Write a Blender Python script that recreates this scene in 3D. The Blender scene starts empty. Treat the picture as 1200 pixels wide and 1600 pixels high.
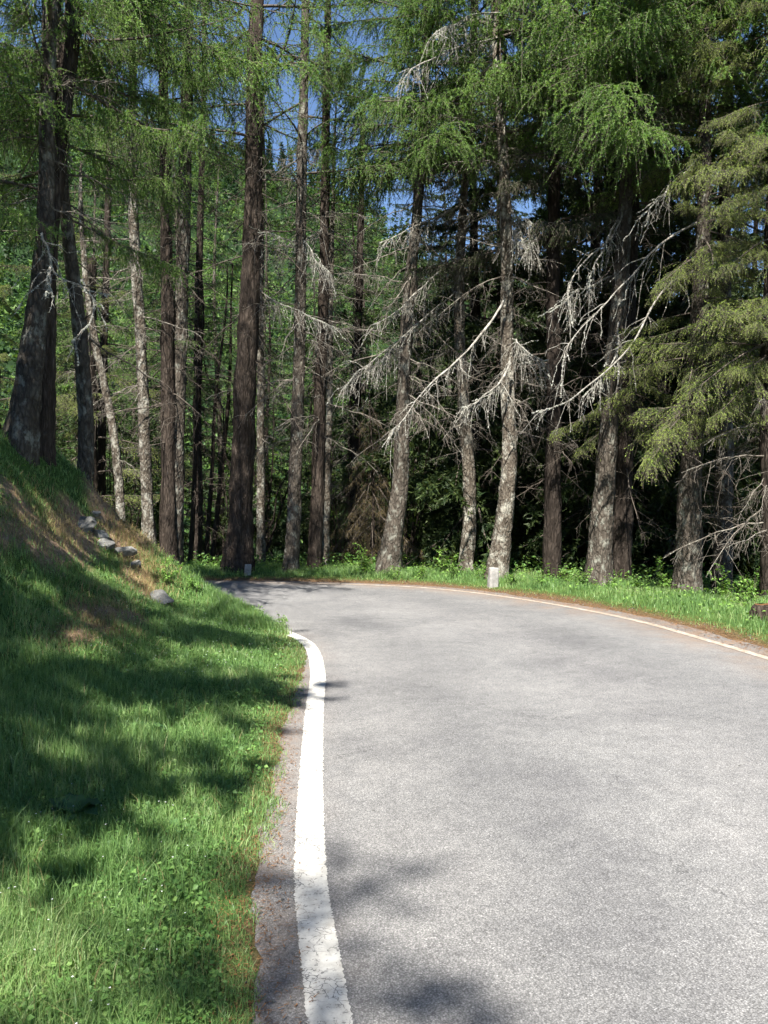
import bpy, math, random
import numpy as np
from mathutils import Vector, Matrix, Euler

rng = np.random.default_rng(7)
random.seed(7)
SC = bpy.context.scene
COL = SC.collection
PI = math.pi

# ------------------------------------------------------------------ camera, sky, sun, exposure
F_PX, CX, CY, PITCH, CAM_H = 1295.0, 600.0, 800.0, math.radians(-0.885), 1.6
cam_data = bpy.data.cameras.new('camera')
cam_data.sensor_fit = 'VERTICAL'; cam_data.sensor_height = 24.0
cam_data.lens = 24.0 * F_PX / 1600.0
cam_data.clip_start = 0.05; cam_data.clip_end = 5000
cam = bpy.data.objects.new('camera', cam_data); COL.objects.link(cam)
cam.location = (0, 0, CAM_H); cam.rotation_euler = (PI / 2 + PITCH, 0, 0)
SC.camera = cam

SUN_EL, SUN_H = math.radians(54), np.array((0.20, 0.98))       # SUN_H: the way the light travels over the ground
world = bpy.data.worlds.new('World'); SC.world = world; world.use_nodes = True
nt = world.node_tree; bg = nt.nodes['Background']
sky = nt.nodes.new('ShaderNodeTexSky'); sky.sky_type = 'NISHITA'; sky.sun_disc = False
sky.sun_elevation = SUN_EL; sky.sun_rotation = math.atan2(-SUN_H[0], -SUN_H[1])
sky.altitude = 1300; sky.air_density = 1.0; sky.dust_density = 0.1; sky.ozone_density = 4.0
nt.links.new(sky.outputs[0], bg.inputs[0]); bg.inputs[1].default_value = 0.065
sun_data = bpy.data.lights.new('sun', 'SUN'); sun_data.energy = 5.0; sun_data.angle = math.radians(0.53)
sun_data.color = (1.0, 0.95, 0.87)
sun = bpy.data.objects.new('sun', sun_data); COL.objects.link(sun)
h = SUN_H / np.linalg.norm(SUN_H)
sun.rotation_euler = Vector((-h[0] * math.cos(SUN_EL), -h[1] * math.cos(SUN_EL), math.sin(SUN_EL))).to_track_quat('Z', 'Y').to_euler()
SC.view_settings.view_transform = 'Standard'; SC.view_settings.look = 'None'
SC.view_settings.gamma = 1.0; SC.view_settings.exposure = 1.7
SC.view_settings.use_curve_mapping = False
SC.cycles.max_bounces = 4; SC.cycles.diffuse_bounces = 2; SC.cycles.transmission_bounces = 2
SC.cycles.glossy_bounces = 2; SC.cycles.transparent_max_bounces = 4
SC.cycles.use_denoising = True; SC.cycles.use_adaptive_sampling = True; SC.cycles.adaptive_threshold = .03
SC.cycles.debug_use_spatial_splits = True; world.cycles.sampling_method = 'NONE'

CP, SP = math.cos(PITCH), math.sin(PITCH)
def ray(x, y):
    a, b = (x - CX) / F_PX, (CY - y) / F_PX
    return np.array((a, CP - b * SP, SP + b * CP))
def at(x, y, Y):
    d = ray(x, y)
    return np.array((0, 0, CAM_H)) + d * (Y / d[1])

# ------------------------------------------------------------------ small helpers
def tag(o, label=None, cat=None, group=None, kind=None):
    if label: o['label'] = label
    if cat: o['category'] = cat
    if group: o['group'] = group
    if kind: o['kind'] = kind
    return o

class Geo:
    """collects vertices and faces with a material slot; mesh() makes one mesh of them"""
    def __init__(s): s.V = []; s.F = []; s.M = []; s.n = 0; s.A = []
    def add(s, V, F, m=0, tone=None):
        V = np.asarray(V, float).reshape(-1, 3); F = np.asarray(F, np.int64)
        s.V.append(V); s.F.append(F + s.n); s.M.append(m); s.n += len(V)
        s.A.append(np.full(len(V), .5) if tone is None else np.broadcast_to(np.asarray(tone, float), (len(V),)))
        return s
    def mesh(s, name, mats, smooth=False, attr=False):
        me = bpy.data.meshes.new(name)
        V = np.concatenate(s.V).astype(np.float32)
        me.vertices.add(len(V)); me.vertices.foreach_set('co', V.ravel())
        nl = sum(f.size for f in s.F); nf = sum(len(f) for f in s.F)
        me.loops.add(nl); me.polygons.add(nf)
        me.loops.foreach_set('vertex_index', np.concatenate([f.ravel() for f in s.F]).astype(np.int32))
        tot = np.concatenate([np.full(len(f), f.shape[1]) for f in s.F])
        st = np.concatenate(([0], np.cumsum(tot)[:-1]))
        me.polygons.foreach_set('loop_start', st.astype(np.int32))
        me.polygons.foreach_set('material_index', np.concatenate([np.full(len(f), m) for f, m in zip(s.F, s.M)]).astype(np.int32))
        if smooth: me.polygons.foreach_set('use_smooth', np.ones(nf, bool))
        for m in mats: me.materials.append(m)
        if attr:
            a = me.attributes.new('tone', 'FLOAT', 'POINT'); a.data.foreach_set('value', np.concatenate(s.A).astype(np.float32))
        me.update(calc_edges=True)
        return me

def link(name, me, parent=None, loc=None):
    o = bpy.data.objects.new(name, me); COL.objects.link(o)
    if parent is not None: o.parent = parent
    if loc is not None: o.location = loc
    return o
def empty(name, loc):
    o = bpy.data.objects.new(name, None); COL.objects.link(o); o.location = loc; o.empty_display_size = .2
    return o
def unit(v): return v / np.maximum(np.linalg.norm(v, axis=-1, keepdims=True), 1e-9)

def tubes(P, R, k=4):
    """P (B,n,3) polylines, R (B,n) radii -> vertices and quads of B tubes"""
    P = np.asarray(P, float); R = np.asarray(R, float)
    B, n, _ = P.shape
    T = unit(np.gradient(P, axis=1))
    d = unit(P[:, -1] - P[:, 0]); ref = np.zeros((B, 3)); ref[np.arange(B), np.argmin(np.abs(d), 1)] = 1
    U = unit(ref[:, None] - (ref[:, None] * T).sum(-1, keepdims=True) * T); W = np.cross(T, U)
    a = np.arange(k) * 2 * PI / k
    V = P[:, :, None] + R[:, :, None, None] * (np.cos(a)[:, None] * U[:, :, None] + np.sin(a)[:, None] * W[:, :, None])
    b, i, j = np.meshgrid(np.arange(B), np.arange(n - 1), np.arange(k), indexing='ij')
    q = lambda i, j: (b * n + i) * k + j % k
    return V.reshape(-1, 3), np.stack([q(i, j), q(i, j + 1), q(i + 1, j + 1), q(i + 1, j)], -1).reshape(-1, 4)

def slivers(O, D, L, W, r):
    """one triangle per row: from O along D, length L, width W, random roll"""
    S = unit(np.cross(D, r.normal(size=D.shape)))
    V = np.stack([O - S * W[:, None] * .5, O + S * W[:, None] * .5, O + D * L[:, None]], 1).reshape(-1, 3)
    return V, np.arange(len(V)).reshape(-1, 3)

def leaves(O, D, N, L, W):
    """pointed oval leaves of four triangles folded along the midrib: base O, direction D, rough normal N"""
    S = unit(np.cross(D, N)); N = unit(np.cross(S, D)); L = L[:, None]; W = W[:, None]
    V = np.stack([O, O + D * L * .4 + S * W * .5 + N * W * .12, O + D * L - N * L * .12, O + D * L * .4 - S * W * .5 + N * W * .12, O + D * L * .45], 1).reshape(-1, 3)
    b = np.arange(len(O))[:, None, None] * 5
    return V, (b + np.array([[0, 1, 4], [1, 2, 4], [2, 3, 4], [3, 0, 4]])).reshape(-1, 3)

def catmull(P, m=24):
    P = np.asarray(P, float); Q = np.vstack([2 * P[0] - P[1], P, 2 * P[-1] - P[-2]]); out = []
    t = np.linspace(0, 1, m, endpoint=False)[:, None]
    for i in range(1, len(Q) - 2):
        a, b, c, d = Q[i - 1:i + 3]
        out.append(.5 * (2 * b + (c - a) * t + (2 * a - 5 * b + 4 * c - d) * t ** 2 + (3 * b - a - 3 * c + d) * t ** 3))
    return np.vstack(out + [P[-1:]])
def resample(P, n):
    P = np.asarray(P, float); s = np.concatenate(([0], np.cumsum(np.linalg.norm(np.diff(P, axis=0), axis=1)))); t = np.linspace(0, s[-1], n)
    return np.stack([np.interp(t, s, P[:, i]) for i in range(P.shape[1])], 1)
def sstep(a, b, x):
    t = np.clip((x - a) / (b - a), 0, 1); return t * t * (3 - 2 * t)
_ph = np.random.default_rng(3).uniform(0, 6.28, (4, 6, 3)); _dr = np.random.default_rng(4).normal(size=(4, 6, 2))
def wob(x, y, f, k=0):
    """smooth bumps of about +-1 at frequency f"""
    s = 0
    for i in range(6): s = s + np.sin(f * (x * _dr[k, i, 0] + y * _dr[k, i, 1]) + _ph[k, i, 0])
    return s / 3

# ------------------------------------------------------------------ materials
def mat(name):
    m = bpy.data.materials.new(name); m.use_nodes = True
    b = m.node_tree.nodes['Principled BSDF']; return m, m.node_tree, b
def node(t, kind, **kw):
    n = t.nodes.new(kind)
    for k, v in kw.items():
        if k.startswith('i_'): n.inputs[k[2:].replace('_', ' ')].default_value = v
        else: setattr(n, k, v)
    return n
def ramp(t, fac, stops):
    r = t.nodes.new('ShaderNodeValToRGB'); e = r.color_ramp.elements
    while len(e) < len(stops): e.new(.5)
    for el, (p, c) in zip(e, stops): el.position = p; el.color = (*c, 1) if len(c) == 3 else c
    t.links.new(fac, r.inputs[0]); return r.outputs[0]
def coords(t, scale=(1, 1, 1), out='Object'):
    tc = t.nodes.new('ShaderNodeTexCoord'); mp = t.nodes.new('ShaderNodeMapping'); mp.inputs['Scale'].default_value = scale
    t.links.new(tc.outputs[out], mp.inputs[0]); return mp.outputs[0]
def noise(t, vec, scale, detail=4, rough=.55):
    n = node(t, 'ShaderNodeTexNoise', i_Scale=scale, i_Detail=detail, i_Roughness=rough); t.links.new(vec, n.inputs['Vector']); return n.outputs['Fac']
def mix(t, fac, a, b, mode='MIX'):
    n = t.nodes.new('ShaderNodeMix'); n.data_type = 'RGBA'; n.blend_type = mode
    for s, v in ((n.inputs[0], fac), (n.inputs[6], a), (n.inputs[7], b)):
        if hasattr(v, 'links'): t.links.new(v, s)
        else: s.default_value = v if isinstance(v, (int, float)) else (*v, 1)
    return n.outputs[2]
def bump(t, b, height, strength, dist):
    n = node(t, 'ShaderNodeBump', i_Strength=strength, i_Distance=dist); t.links.new(height, n.inputs['Height']); t.links.new(n.outputs[0], b.inputs['Normal'])

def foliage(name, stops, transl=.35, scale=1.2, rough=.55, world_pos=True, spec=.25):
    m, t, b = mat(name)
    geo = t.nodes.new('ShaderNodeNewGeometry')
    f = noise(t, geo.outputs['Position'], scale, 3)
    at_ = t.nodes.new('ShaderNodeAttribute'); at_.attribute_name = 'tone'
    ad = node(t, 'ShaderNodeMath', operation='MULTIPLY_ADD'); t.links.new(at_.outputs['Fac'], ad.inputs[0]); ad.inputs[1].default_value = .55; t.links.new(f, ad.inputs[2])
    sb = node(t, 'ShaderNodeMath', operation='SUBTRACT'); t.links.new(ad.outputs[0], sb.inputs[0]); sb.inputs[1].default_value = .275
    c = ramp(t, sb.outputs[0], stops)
    t.links.new(c, b.inputs['Base Color']); b.inputs['Roughness'].default_value = rough; b.inputs['Specular IOR Level'].default_value = spec
    tr = t.nodes.new('ShaderNodeBsdfTranslucent'); t.links.new(mix(t, 1.0, c, (1.25, 1.2, .6), 'MULTIPLY'), tr.inputs[0])
    ms = t.nodes.new('ShaderNodeMixShader'); ms.inputs[0].default_value = transl
    t.links.new(b.outputs[0], ms.inputs[1]); t.links.new(tr.outputs[0], ms.inputs[2])
    t.links.new(ms.outputs[0], t.nodes['Material Output'].inputs[0])
    return m

M = {}
M['larch'] = foliage('larch_needles', [(.25, (.07, .145, .036)), (.55, (.15, .275, .066)), (.8, (.25, .39, .115))], .40)
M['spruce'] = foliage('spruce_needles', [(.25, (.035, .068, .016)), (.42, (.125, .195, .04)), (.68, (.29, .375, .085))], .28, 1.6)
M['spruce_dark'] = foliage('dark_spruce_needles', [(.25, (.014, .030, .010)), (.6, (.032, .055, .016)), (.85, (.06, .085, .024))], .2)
M['brown_needles'] = foliage('brown_needles', [(.25, (.07, .05, .018)), (.6, (.16, .115, .04)), (.85, (.22, .18, .06))], .25, 2.5)
M['broadleaf'] = foliage('broadleaf', [(.25, (.04, .085, .014)), (.55, (.09, .165, .025)), (.8, (.15, .22, .04))], .4, .8)
M['verge_leaf'] = foliage('verge_leaf', [(.25, (.08, .17, .035)), (.55, (.16, .30, .06)), (.8, (.25, .40, .10))], .4, 3)
M['far_leaf'] = foliage('far_wood_leaf', [(.2, (.010, .026, .010)), (.45, (.028, .068, .018)), (.62, (.065, .135, .030)), (.85, (.12, .20, .05))], .3, .02)
M['grass'] = foliage('grass_blade', [(.2, (.085, .17, .055)), (.5, (.165, .29, .092)), (.72, (.25, .37, .14)), (.95, (.37, .40, .21))], .42, 1.4, .45, spec=.35)
M['weed'] = foliage('weed_leaf', [(.25, (.065, .145, .036)), (.55, (.12, .235, .06)), (.85, (.20, .32, .095))], .35, 2.5, .5)
M['dock'] = foliage('dock_leaf', [(.25, (.035, .085, .03)), (.7, (.07, .14, .045))], .25, 6)
M['straw'] = foliage('dry_grass', [(.25, (.20, .15, .07)), (.7, (.38, .30, .15))], .2, 4)
M['litter'] = foliage('needle_litter', [(.25, (.11, .055, .025)), (.7, (.24, .12, .05))], .0, 6)

def bark(name, dark, mid, light, lichen=None, amount=.5, sx=11, sz=2.6):
    m, t, b = mat(name)
    v = coords(t, (sx, sx, sz))
    nz = noise(t, v, 1.0, 5, .65)
    vo = node(t, 'ShaderNodeTexVoronoi', feature='DISTANCE_TO_EDGE', i_Scale=1.3)
    dv = t.nodes.new('ShaderNodeVectorMath'); dv.operation = 'ADD'
    nv = node(t, 'ShaderNodeTexNoise', i_Scale=1.2, i_Detail=3); t.links.new(v, nv.inputs['Vector'])
    t.links.new(v, dv.inputs[0]); t.links.new(nv.outputs['Color'], dv.inputs[1]); t.links.new(dv.outputs[0], vo.inputs['Vector'])
    plate = ramp(t, vo.outputs['Distance'], [(0, (0, 0, 0)), (.28, (1, 1, 1))])
    c = ramp(t, nz, [(.3, dark), (.5, mid), (.75, light)])
    c = mix(t, plate, mix(t, .62, c, dark), c)
    if lichen:
        ln = noise(t, coords(t, (3, 3, 2)), 2.2, 6, .7)
        c = mix(t, ramp(t, ln, [(.62 - .3 * amount, (0, 0, 0)), (.70 - .2 * amount, (1, 1, 1))]), c, lichen)
    t.links.new(c, b.inputs['Base Color']); b.inputs['Roughness'].default_value = .95; b.inputs['Specular IOR Level'].default_value = .1
    hgt = mix(t, .45, plate, nz); bump(t, b, hgt, .9, .03)
    return m
M['bark_brown'] = bark('furrowed_brown_bark', (.018, .014, .011), (.058, .045, .036), (.11, .089, .074), None, .5, 15, 3.4)
M['bark_grey'] = bark('grey_bark', (.03, .025, .02), (.085, .072, .058), (.15, .133, .11), (.19, .19, .16), .3, 12, 5)
M['bark_pale'] = bark('pale_lichen_bark', (.036, .029, .022), (.11, .093, .073), (.20, .175, .14), (.27, .26, .22), .45, 13, 7)
M['bark_dark'] = bark('dark_bark', (.015, .012, .010), (.042, .033, .027), (.08, .066, .055))
m, t, b = mat('dark_twig'); t.links.new(ramp(t, noise(t, coords(t), 8), [(.3, (.035, .027, .02)), (.7, (.11, .09, .07))]), b.inputs['Base Color']); b.inputs['Roughness'].default_value = .9; M['twig'] = m
m, t, b = mat('grey_dead_wood'); t.links.new(ramp(t, noise(t, coords(t), 14, 5), [(.3, (.055, .044, .035)), (.5, (.14, .122, .10)), (.7, (.27, .25, .21))]), b.inputs['Base Color']); b.inputs['Roughness'].default_value = .95; M['dead'] = m
m, t, b = mat('lichen'); t.links.new(ramp(t, noise(t, coords(t), 20, 4), [(.3, (.30, .31, .26)), (.6, (.52, .53, .46))]), b.inputs['Base Color']); b.inputs['Roughness'].default_value = 1; M['lichen'] = m

# terrain: attributes say where bare soil and needle litter lie
m, t, b = mat('ground_cover'); geo = t.nodes.new('ShaderNodeNewGeometry'); pos = geo.outputs['Position']
def attr(t, n):
    a = t.nodes.new('ShaderNodeAttribute'); a.attribute_name = n; return a.outputs['Fac']
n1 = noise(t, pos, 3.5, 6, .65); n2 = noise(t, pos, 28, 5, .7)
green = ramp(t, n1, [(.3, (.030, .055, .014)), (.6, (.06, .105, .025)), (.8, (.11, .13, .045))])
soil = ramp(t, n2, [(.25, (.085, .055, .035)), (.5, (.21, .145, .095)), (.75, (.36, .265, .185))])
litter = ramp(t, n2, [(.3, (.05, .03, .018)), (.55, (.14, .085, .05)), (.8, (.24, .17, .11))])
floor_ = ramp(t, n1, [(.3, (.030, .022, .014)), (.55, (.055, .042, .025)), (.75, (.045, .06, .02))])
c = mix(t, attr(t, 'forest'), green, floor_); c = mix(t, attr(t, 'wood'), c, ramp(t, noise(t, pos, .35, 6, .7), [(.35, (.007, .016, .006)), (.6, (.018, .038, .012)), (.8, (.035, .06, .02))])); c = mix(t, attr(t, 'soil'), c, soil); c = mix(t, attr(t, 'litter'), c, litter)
t.links.new(c, b.inputs['Base Color']); b.inputs['Roughness'].default_value = .95; b.inputs['Specular IOR Level'].default_value = .1
bump(t, b, n2, .8, .03); M['ground'] = m

# asphalt: pale worn aggregate; the shade of brown along the outer edge is washed-in needle dust
m, t, b = mat('asphalt'); geo = t.nodes.new('ShaderNodeNewGeometry'); pos = geo.outputs['Position']
vo = node(t, 'ShaderNodeTexVoronoi', i_Scale=150.0); t.links.new(pos, vo.inputs['Vector'])
wn = ramp(t, vo.outputs['Color'], [(0, (.118, .117, .115)), (.45, (.195, .194, .191)), (.8, (.258, .256, .251)), (1, (.38, .376, .368))])
gap = ramp(t, vo.outputs['Distance'], [(.25, (1, 1, 1)), (.75, (.52, .52, .52))])
c = mix(t, 1.0, wn, gap, 'MULTIPLY')
patch = ramp(t, noise(t, pos, .8, 5, .6), [(.3, (.74, .74, .76)), (.5, (1, 1, 1)), (.7, (1.18, 1.17, 1.16))])
c = mix(t, 1.0, c, patch, 'MULTIPLY')
blot = ramp(t, noise(t, pos, 7, 5, .7), [(.35, (.86, .86, .87)), (.6, (1.06, 1.06, 1.06))]); c = mix(t, 1.0, c, blot, 'MULTIPLY')
trk = ramp(t, attr(t, 'across'), [(.0, (1.02, 1.01, 1.0)), (.12, (1.04, 1.03, 1.02)), (.24, (.84, .84, .85)), (.38, (1.05, 1.05, 1.05)), (.52, (1.06, 1.05, 1.05)), (.66, (.85, .85, .86)), (.82, (1.02, 1.02, 1.02)), (1, (.95, .94, .93))])
c = mix(t, .8, c, trk, 'MULTIPLY')
nv = node(t, 'ShaderNodeTexNoise', i_Scale=1.6, i_Detail=6.0, i_Roughness=.7); t.links.new(pos, nv.inputs['Vector'])
dv = node(t, 'ShaderNodeVectorMath', operation='MULTIPLY_ADD'); t.links.new(nv.outputs['Color'], dv.inputs[0]); dv.inputs[1].default_value = (1.1, 1.1, 1.1); t.links.new(pos, dv.inputs[2])
vc = node(t, 'ShaderNodeTexVoronoi', feature='DISTANCE_TO_EDGE', i_Scale=.42); t.links.new(dv.outputs[0], vc.inputs['Vector'])
ck = mix(t, 1.0, ramp(t, vc.outputs['Distance'], [(.0, (1, 1, 1)), (.0045, (0, 0, 0))]), ramp(t, noise(t, pos, .9, 2), [(.50, (0, 0, 0)), (.58, (.75, .75, .75))]), 'MULTIPLY')
c = mix(t, ck, c, (.05, .05, .05))
du = node(t, 'ShaderNodeMath', operation='MULTIPLY'); t.links.new(attr(t, 'dust'), du.inputs[0]); t.links.new(ramp(t, noise(t, pos, 2.2, 5, .7), [(.35, (0, 0, 0)), (.62, (1, 1, 1))]), du.inputs[1])
c = mix(t, du.outputs[0], c, ramp(t, n2 if False else noise(t, pos, 40, 4, .7), [(.3, (.12, .085, .06)), (.7, (.27, .20, .15))]))
t.links.new(c, b.inputs['Base Color']); b.inputs['Roughness'].default_value = .82; b.inputs['Specular IOR Level'].default_value = .3
bump(t, b, vo.outputs['Distance'], .55, .006); M['asphalt'] = m

m, t, b = mat('worn_white_paint'); geo = t.nodes.new('ShaderNodeNewGeometry'); pos = geo.outputs['Position']
nv = node(t, 'ShaderNodeTexNoise', i_Scale=9.0, i_Detail=4.0); t.links.new(pos, nv.inputs['Vector'])
dv = node(t, 'ShaderNodeVectorMath', operation='MULTIPLY_ADD'); t.links.new(nv.outputs['Color'], dv.inputs[0]); dv.inputs[1].default_value = (.12, .12, .12); t.links.new(pos, dv.inputs[2])
vo = node(t, 'ShaderNodeTexVoronoi', feature='DISTANCE_TO_EDGE', i_Scale=17.0); t.links.new(dv.outputs[0], vo.inputs['Vector'])
crack = ramp(t, vo.outputs['Distance'], [(.010, (1, 1, 1)), (.030, (0, 0, 0))])
msk = ramp(t, noise(t, pos, 5, 3), [(.46, (0, 0, 0)), (.54, (1, 1, 1))])
cm = mix(t, 1.0, crack, msk, 'MULTIPLY')
chip = ramp(t, noise(t, pos, 60, 5, .75), [(.57, (0, 0, 0)), (.63, (1, 1, 1))])
base = ramp(t, noise(t, pos, 18, 5, .7), [(.3, (.34, .33, .30)), (.6, (.54, .53, .49))])
wear = node(t, 'ShaderNodeMath', operation='MAXIMUM'); t.links.new(cm, wear.inputs[0]); t.links.new(chip, wear.inputs[1])
c = mix(t, wear.outputs[0], base, (.12, .12, .12))
ds = node(t, 'ShaderNodeMath', operation='MULTIPLY'); t.links.new(attr(t, 'dust'), ds.inputs[0]); t.links.new(ramp(t, noise(t, pos, 6, 5, .7), [(.30, (.25, .25, .25)), (.55, (.95, .95, .95))]), ds.inputs[1])
c = mix(t, ds.outputs[0], c, (.27, .215, .165))
t.links.new(c, b.inputs['Base Color']); b.inputs['Roughness'].default_value = .7; M['paint'] = m

m, t, b = mat('grey_rock'); v = coords(t)
c = ramp(t, noise(t, v, 9, 6, .7), [(.3, (.05, .05, .048)), (.5, (.13, .13, .122)), (.72, (.26, .255, .235))])
t.links.new(c, b.inputs['Base Color']); b.inputs['Roughness'].default_value = .9; bump(t, b, noise(t, v, 22, 6, .7), .7, .03); M['rock'] = m
m, t, b = mat('marker_stone'); v = coords(t)
c = ramp(t, noise(t, v, 12, 6, .7), [(.3, (.14, .135, .125)), (.55, (.28, .27, .255)), (.8, (.40, .39, .37))])
t.links.new(c, b.inputs['Base Color']); b.inputs['Roughness'].default_value = .85; bump(t, b, noise(t, v, 40, 5, .7), .5, .01); M['stone'] = m
m, t, b = mat('white_petal'); b.inputs['Base Color'].default_value = (.75, .75, .75, 1); M['petal'] = m
m, t, b = mat('yellow_petal'); b.inputs['Base Color'].default_value = (.75, .55, .03, 1); M['yellow'] = m

# ------------------------------------------------------------------ road lines and terrain height
INNER = catmull([(2.2, -14), (1.6, -8), (.75, -3), (.1, .6), (-.17, 2.53), (-.33, 3.67), (-.51, 6.0), (-.61, 7.6), (-.80, 8.95), (-1.12, 9.80), (-1.75, 10.9), (-2.75, 12.05), (-4.4, 12.95), (-7.2, 13.6), (-13, 14.4), (-30, 15.8)])
OUTER = catmull([(5.8, -14), (5.3, -8), (4.9, -3), (4.6, 1), (4.35, 4), (4.05, 7), (3.84, 8.3), (3.64, 9.42), (3.33, 10.8), (2.8, 12.1), (2.06, 13.4), (1.13, 14.55), (0, 15.28), (-1.94, 15.78), (-3.9, 16.0), (-8, 16.5), (-13, 17.4), (-30, 19.5)])
def normals(P):
    T = unit(np.gradient(P, axis=0)); return np.stack([-T[:, 1], T[:, 0]], 1)      # to the left of travel
NI, NO = normals(INNER), normals(OUTER)
SH_OUT = .34
SH_IN = np.where(np.arange(len(INNER)) > np.argmin(np.hypot(INNER[:, 0] + .8, INNER[:, 1] - 8.95)), .06, np.interp(INNER[:, 1], [2, 5, 7, 8.95], [.24, .22, .17, .06]))[:, None]
CORNER = int(np.argmin(np.hypot(INNER[:, 0] + 1.3, INNER[:, 1] - 10.1)))
def sdist(P, N, x, y, ext=0.0):
    """signed distance, positive left of travel, less the shoulder width ext at the nearest point"""
    ext = np.broadcast_to(np.ravel(ext), len(P)); out = np.empty(x.size); xf, yf = x.ravel(), y.ravel()
    for a in range(0, xf.size, 20000):
        dx = xf[a:a + 20000, None] - P[None, :, 0]; dy = yf[a:a + 20000, None] - P[None, :, 1]
        d2 = dx * dx + dy * dy; i = d2.argmin(1); r = np.arange(len(i))
        out[a:a + 20000] = np.sqrt(d2[r, i]) * np.sign(dx[r, i] * N[i, 0] + dy[r, i] * N[i, 1] + 1e-12) - ext[i]
    return out.reshape(x.shape)

def grow(a, b, step, far, g):
    out, s, x = [], step, b
    while x < far: s *= g; x += s; out.append(x)
    return out
xs = np.array(sorted([-v for v in grow(-9, 9, .1, 900, 1.16)] + list(np.arange(-9, 9.01, .1)) + grow(-9, 9, .1, 900, 1.16)))
ys = np.array(sorted([-v for v in grow(0, 2, .15, 400, 1.2)] + list(np.arange(-2, 20.01, .1)) + grow(0, 20, .1, 1100, 1.14)))
GX, GY = np.meshgrid(xs, ys)
d_near = sdist(INNER[:CORNER + 1], NI[:CORNER + 1], GX, GY, SH_IN[:CORNER + 1]); d_far = sdist(INNER[CORNER:], NI[CORNER:], GX, GY, SH_IN[CORNER:])
d_in = sdist(INNER, NI, GX, GY, SH_IN); d_out = -sdist(OUTER, NO, GX, GY) - SH_OUT
def bank(d): return np.interp(d, [0, .3, .7, 1.2, 2.1, 2.55, 2.85, 3.4, 4.0, 5, 8, 20, 60, 400], [0, .03, .07, .16, .50, .78, 1.12, 1.55, 2.15, 2.9, 3.9, 7, 20, 120])
def cut(d): return np.interp(d, [0, .15, .35, 1.0, 1.7, 6, 400], [0, .04, .2, 1.25, 2.5, 7, 300])
# azimuth profile of the far ridge, as tangent of its elevation
RX = np.array([-3, -1.0, -.46, -.27, -.154, -.03, .05, .2, .46, 1.0, 3]); RT = np.array([.45, .50, .47, .43, .405, .365, .30, .25, .19, .15, .12])
def far_hill(x, y):
    r = np.hypot(x, y); az = np.where(y > 1, x / np.maximum(y, 1), np.sign(x) * 3)
    tn = np.interp(np.clip(az, -3, 3), RX, RT)
    zc = tn * np.minimum(r, 330) * sstep(38, 330, r) ** .72 - .15 * np.maximum(r - 330, 0)
    return zc + 5 * wob(x, y, .035, 1) * sstep(60, 150, r)
def outside(d, x, y):
    z = np.interp(d, [0, .3, .9, 2.4, 6, 14, 30, 60, 900], [0, .05, .10, .08, -.25, -1.6, -5, -6, -6])
    return z + far_hill(x, y) * (y > 0) * sstep(10, 40, d)
left = d_in > 0
H = np.where(left, np.minimum(np.minimum(bank(np.maximum(d_near, 0)) * (1 + .62 * sstep(7.5, 10.2, GY)), np.maximum(bank(np.maximum(d_near, 0)), 2.35)), cut(np.maximum(d_far, 0))), 0)
H = H + .13 * np.where(left, sstep(.0, .22, d_in) * (1 - sstep(.5, 1.3, d_in)) * sstep(9.2, 10.2, GY), 0)
H = np.where(d_out > 0, outside(d_out, GX, GY), H)
off = np.maximum(np.where(left, d_in, d_out), 0)
near_amp = np.interp(off, [0, .4, 2, 6], [0, .02, .07, .15])
H = H + near_amp * (wob(GX, GY, 2.1, 0) * .6 + wob(GX, GY, 6, 2) * .4) + np.where(left, sstep(1.2, 2.4, off) * .045 * (wob(GX, GY, 11, 3) + .6 * wob(GX, GY, 19, 1)), 0)
road_in = (d_in <= 0) & (d_out <= 0)
H = np.where(road_in, -.03 * sstep(0, .12, np.minimum(-d_in, -d_out)) , H)
def bil(G, x, y):
    x = np.asarray(x, float); y = np.asarray(y, float)
    i = np.clip(np.searchsorted(xs, x) - 1, 0, len(xs) - 2); j = np.clip(np.searchsorted(ys, y) - 1, 0, len(ys) - 2)
    u = (x - xs[i]) / (xs[i + 1] - xs[i]); v = (y - ys[j]) / (ys[j + 1] - ys[j])
    return G[j, i] * (1 - u) * (1 - v) + G[j, i + 1] * u * (1 - v) + G[j + 1, i] * (1 - u) * v + G[j + 1, i + 1] * u * v
def hgt(x, y): return bil(H, x, y)
def hit(x, y, y0=2.0, y1=60):
    """where the line of sight through a pixel meets the ground"""
    d = ray(x, y); tt = np.arange(y0, y1, .02) / d[1]
    p = np.array((0, 0, CAM_H)) + tt[:, None] * d
    under = np.where(p[:, 2] < hgt(p[:, 0], p[:, 1]))[0]
    q = p[under[0]] if len(under) else p[-1]
    return np.array((q[0], q[1], float(hgt(q[0], q[1]))))

soil = np.zeros_like(H)
for px, py, r in [(60, 835, .55), (110, 842, .35), (130, 835, .3), (200, 850, .3), (185, 830, .3), (165, 955, .28), (120, 990, .2), (240, 938, .22), (20, 835, .35), (150, 985, .2), (215, 905, .25), (170, 800, .3), (195, 815, .3)]:
    q = hit(px, py); rr = np.hypot((GX - q[0]), (GY - q[1]) * .6) / r
    soil = np.maximum(soil, 1 - sstep(.55, 1.1, rr + .25 * wob(GX, GY, 9, 3)))
litter = np.where(left, 1 - sstep(.0, .13, off + .05 * wob(GX, GY, 7, 1)), 1 - sstep(.12, .32, off + .06 * wob(GX, GY, 5, 1))); litter[road_in] = 1
forest = np.where(left, sstep(4.2, 6, off), sstep(1.5, 3.2, off + .4 * wob(GX, GY, 1.5, 2)) * (1 - .92 * sstep(16, 30, off)))

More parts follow.
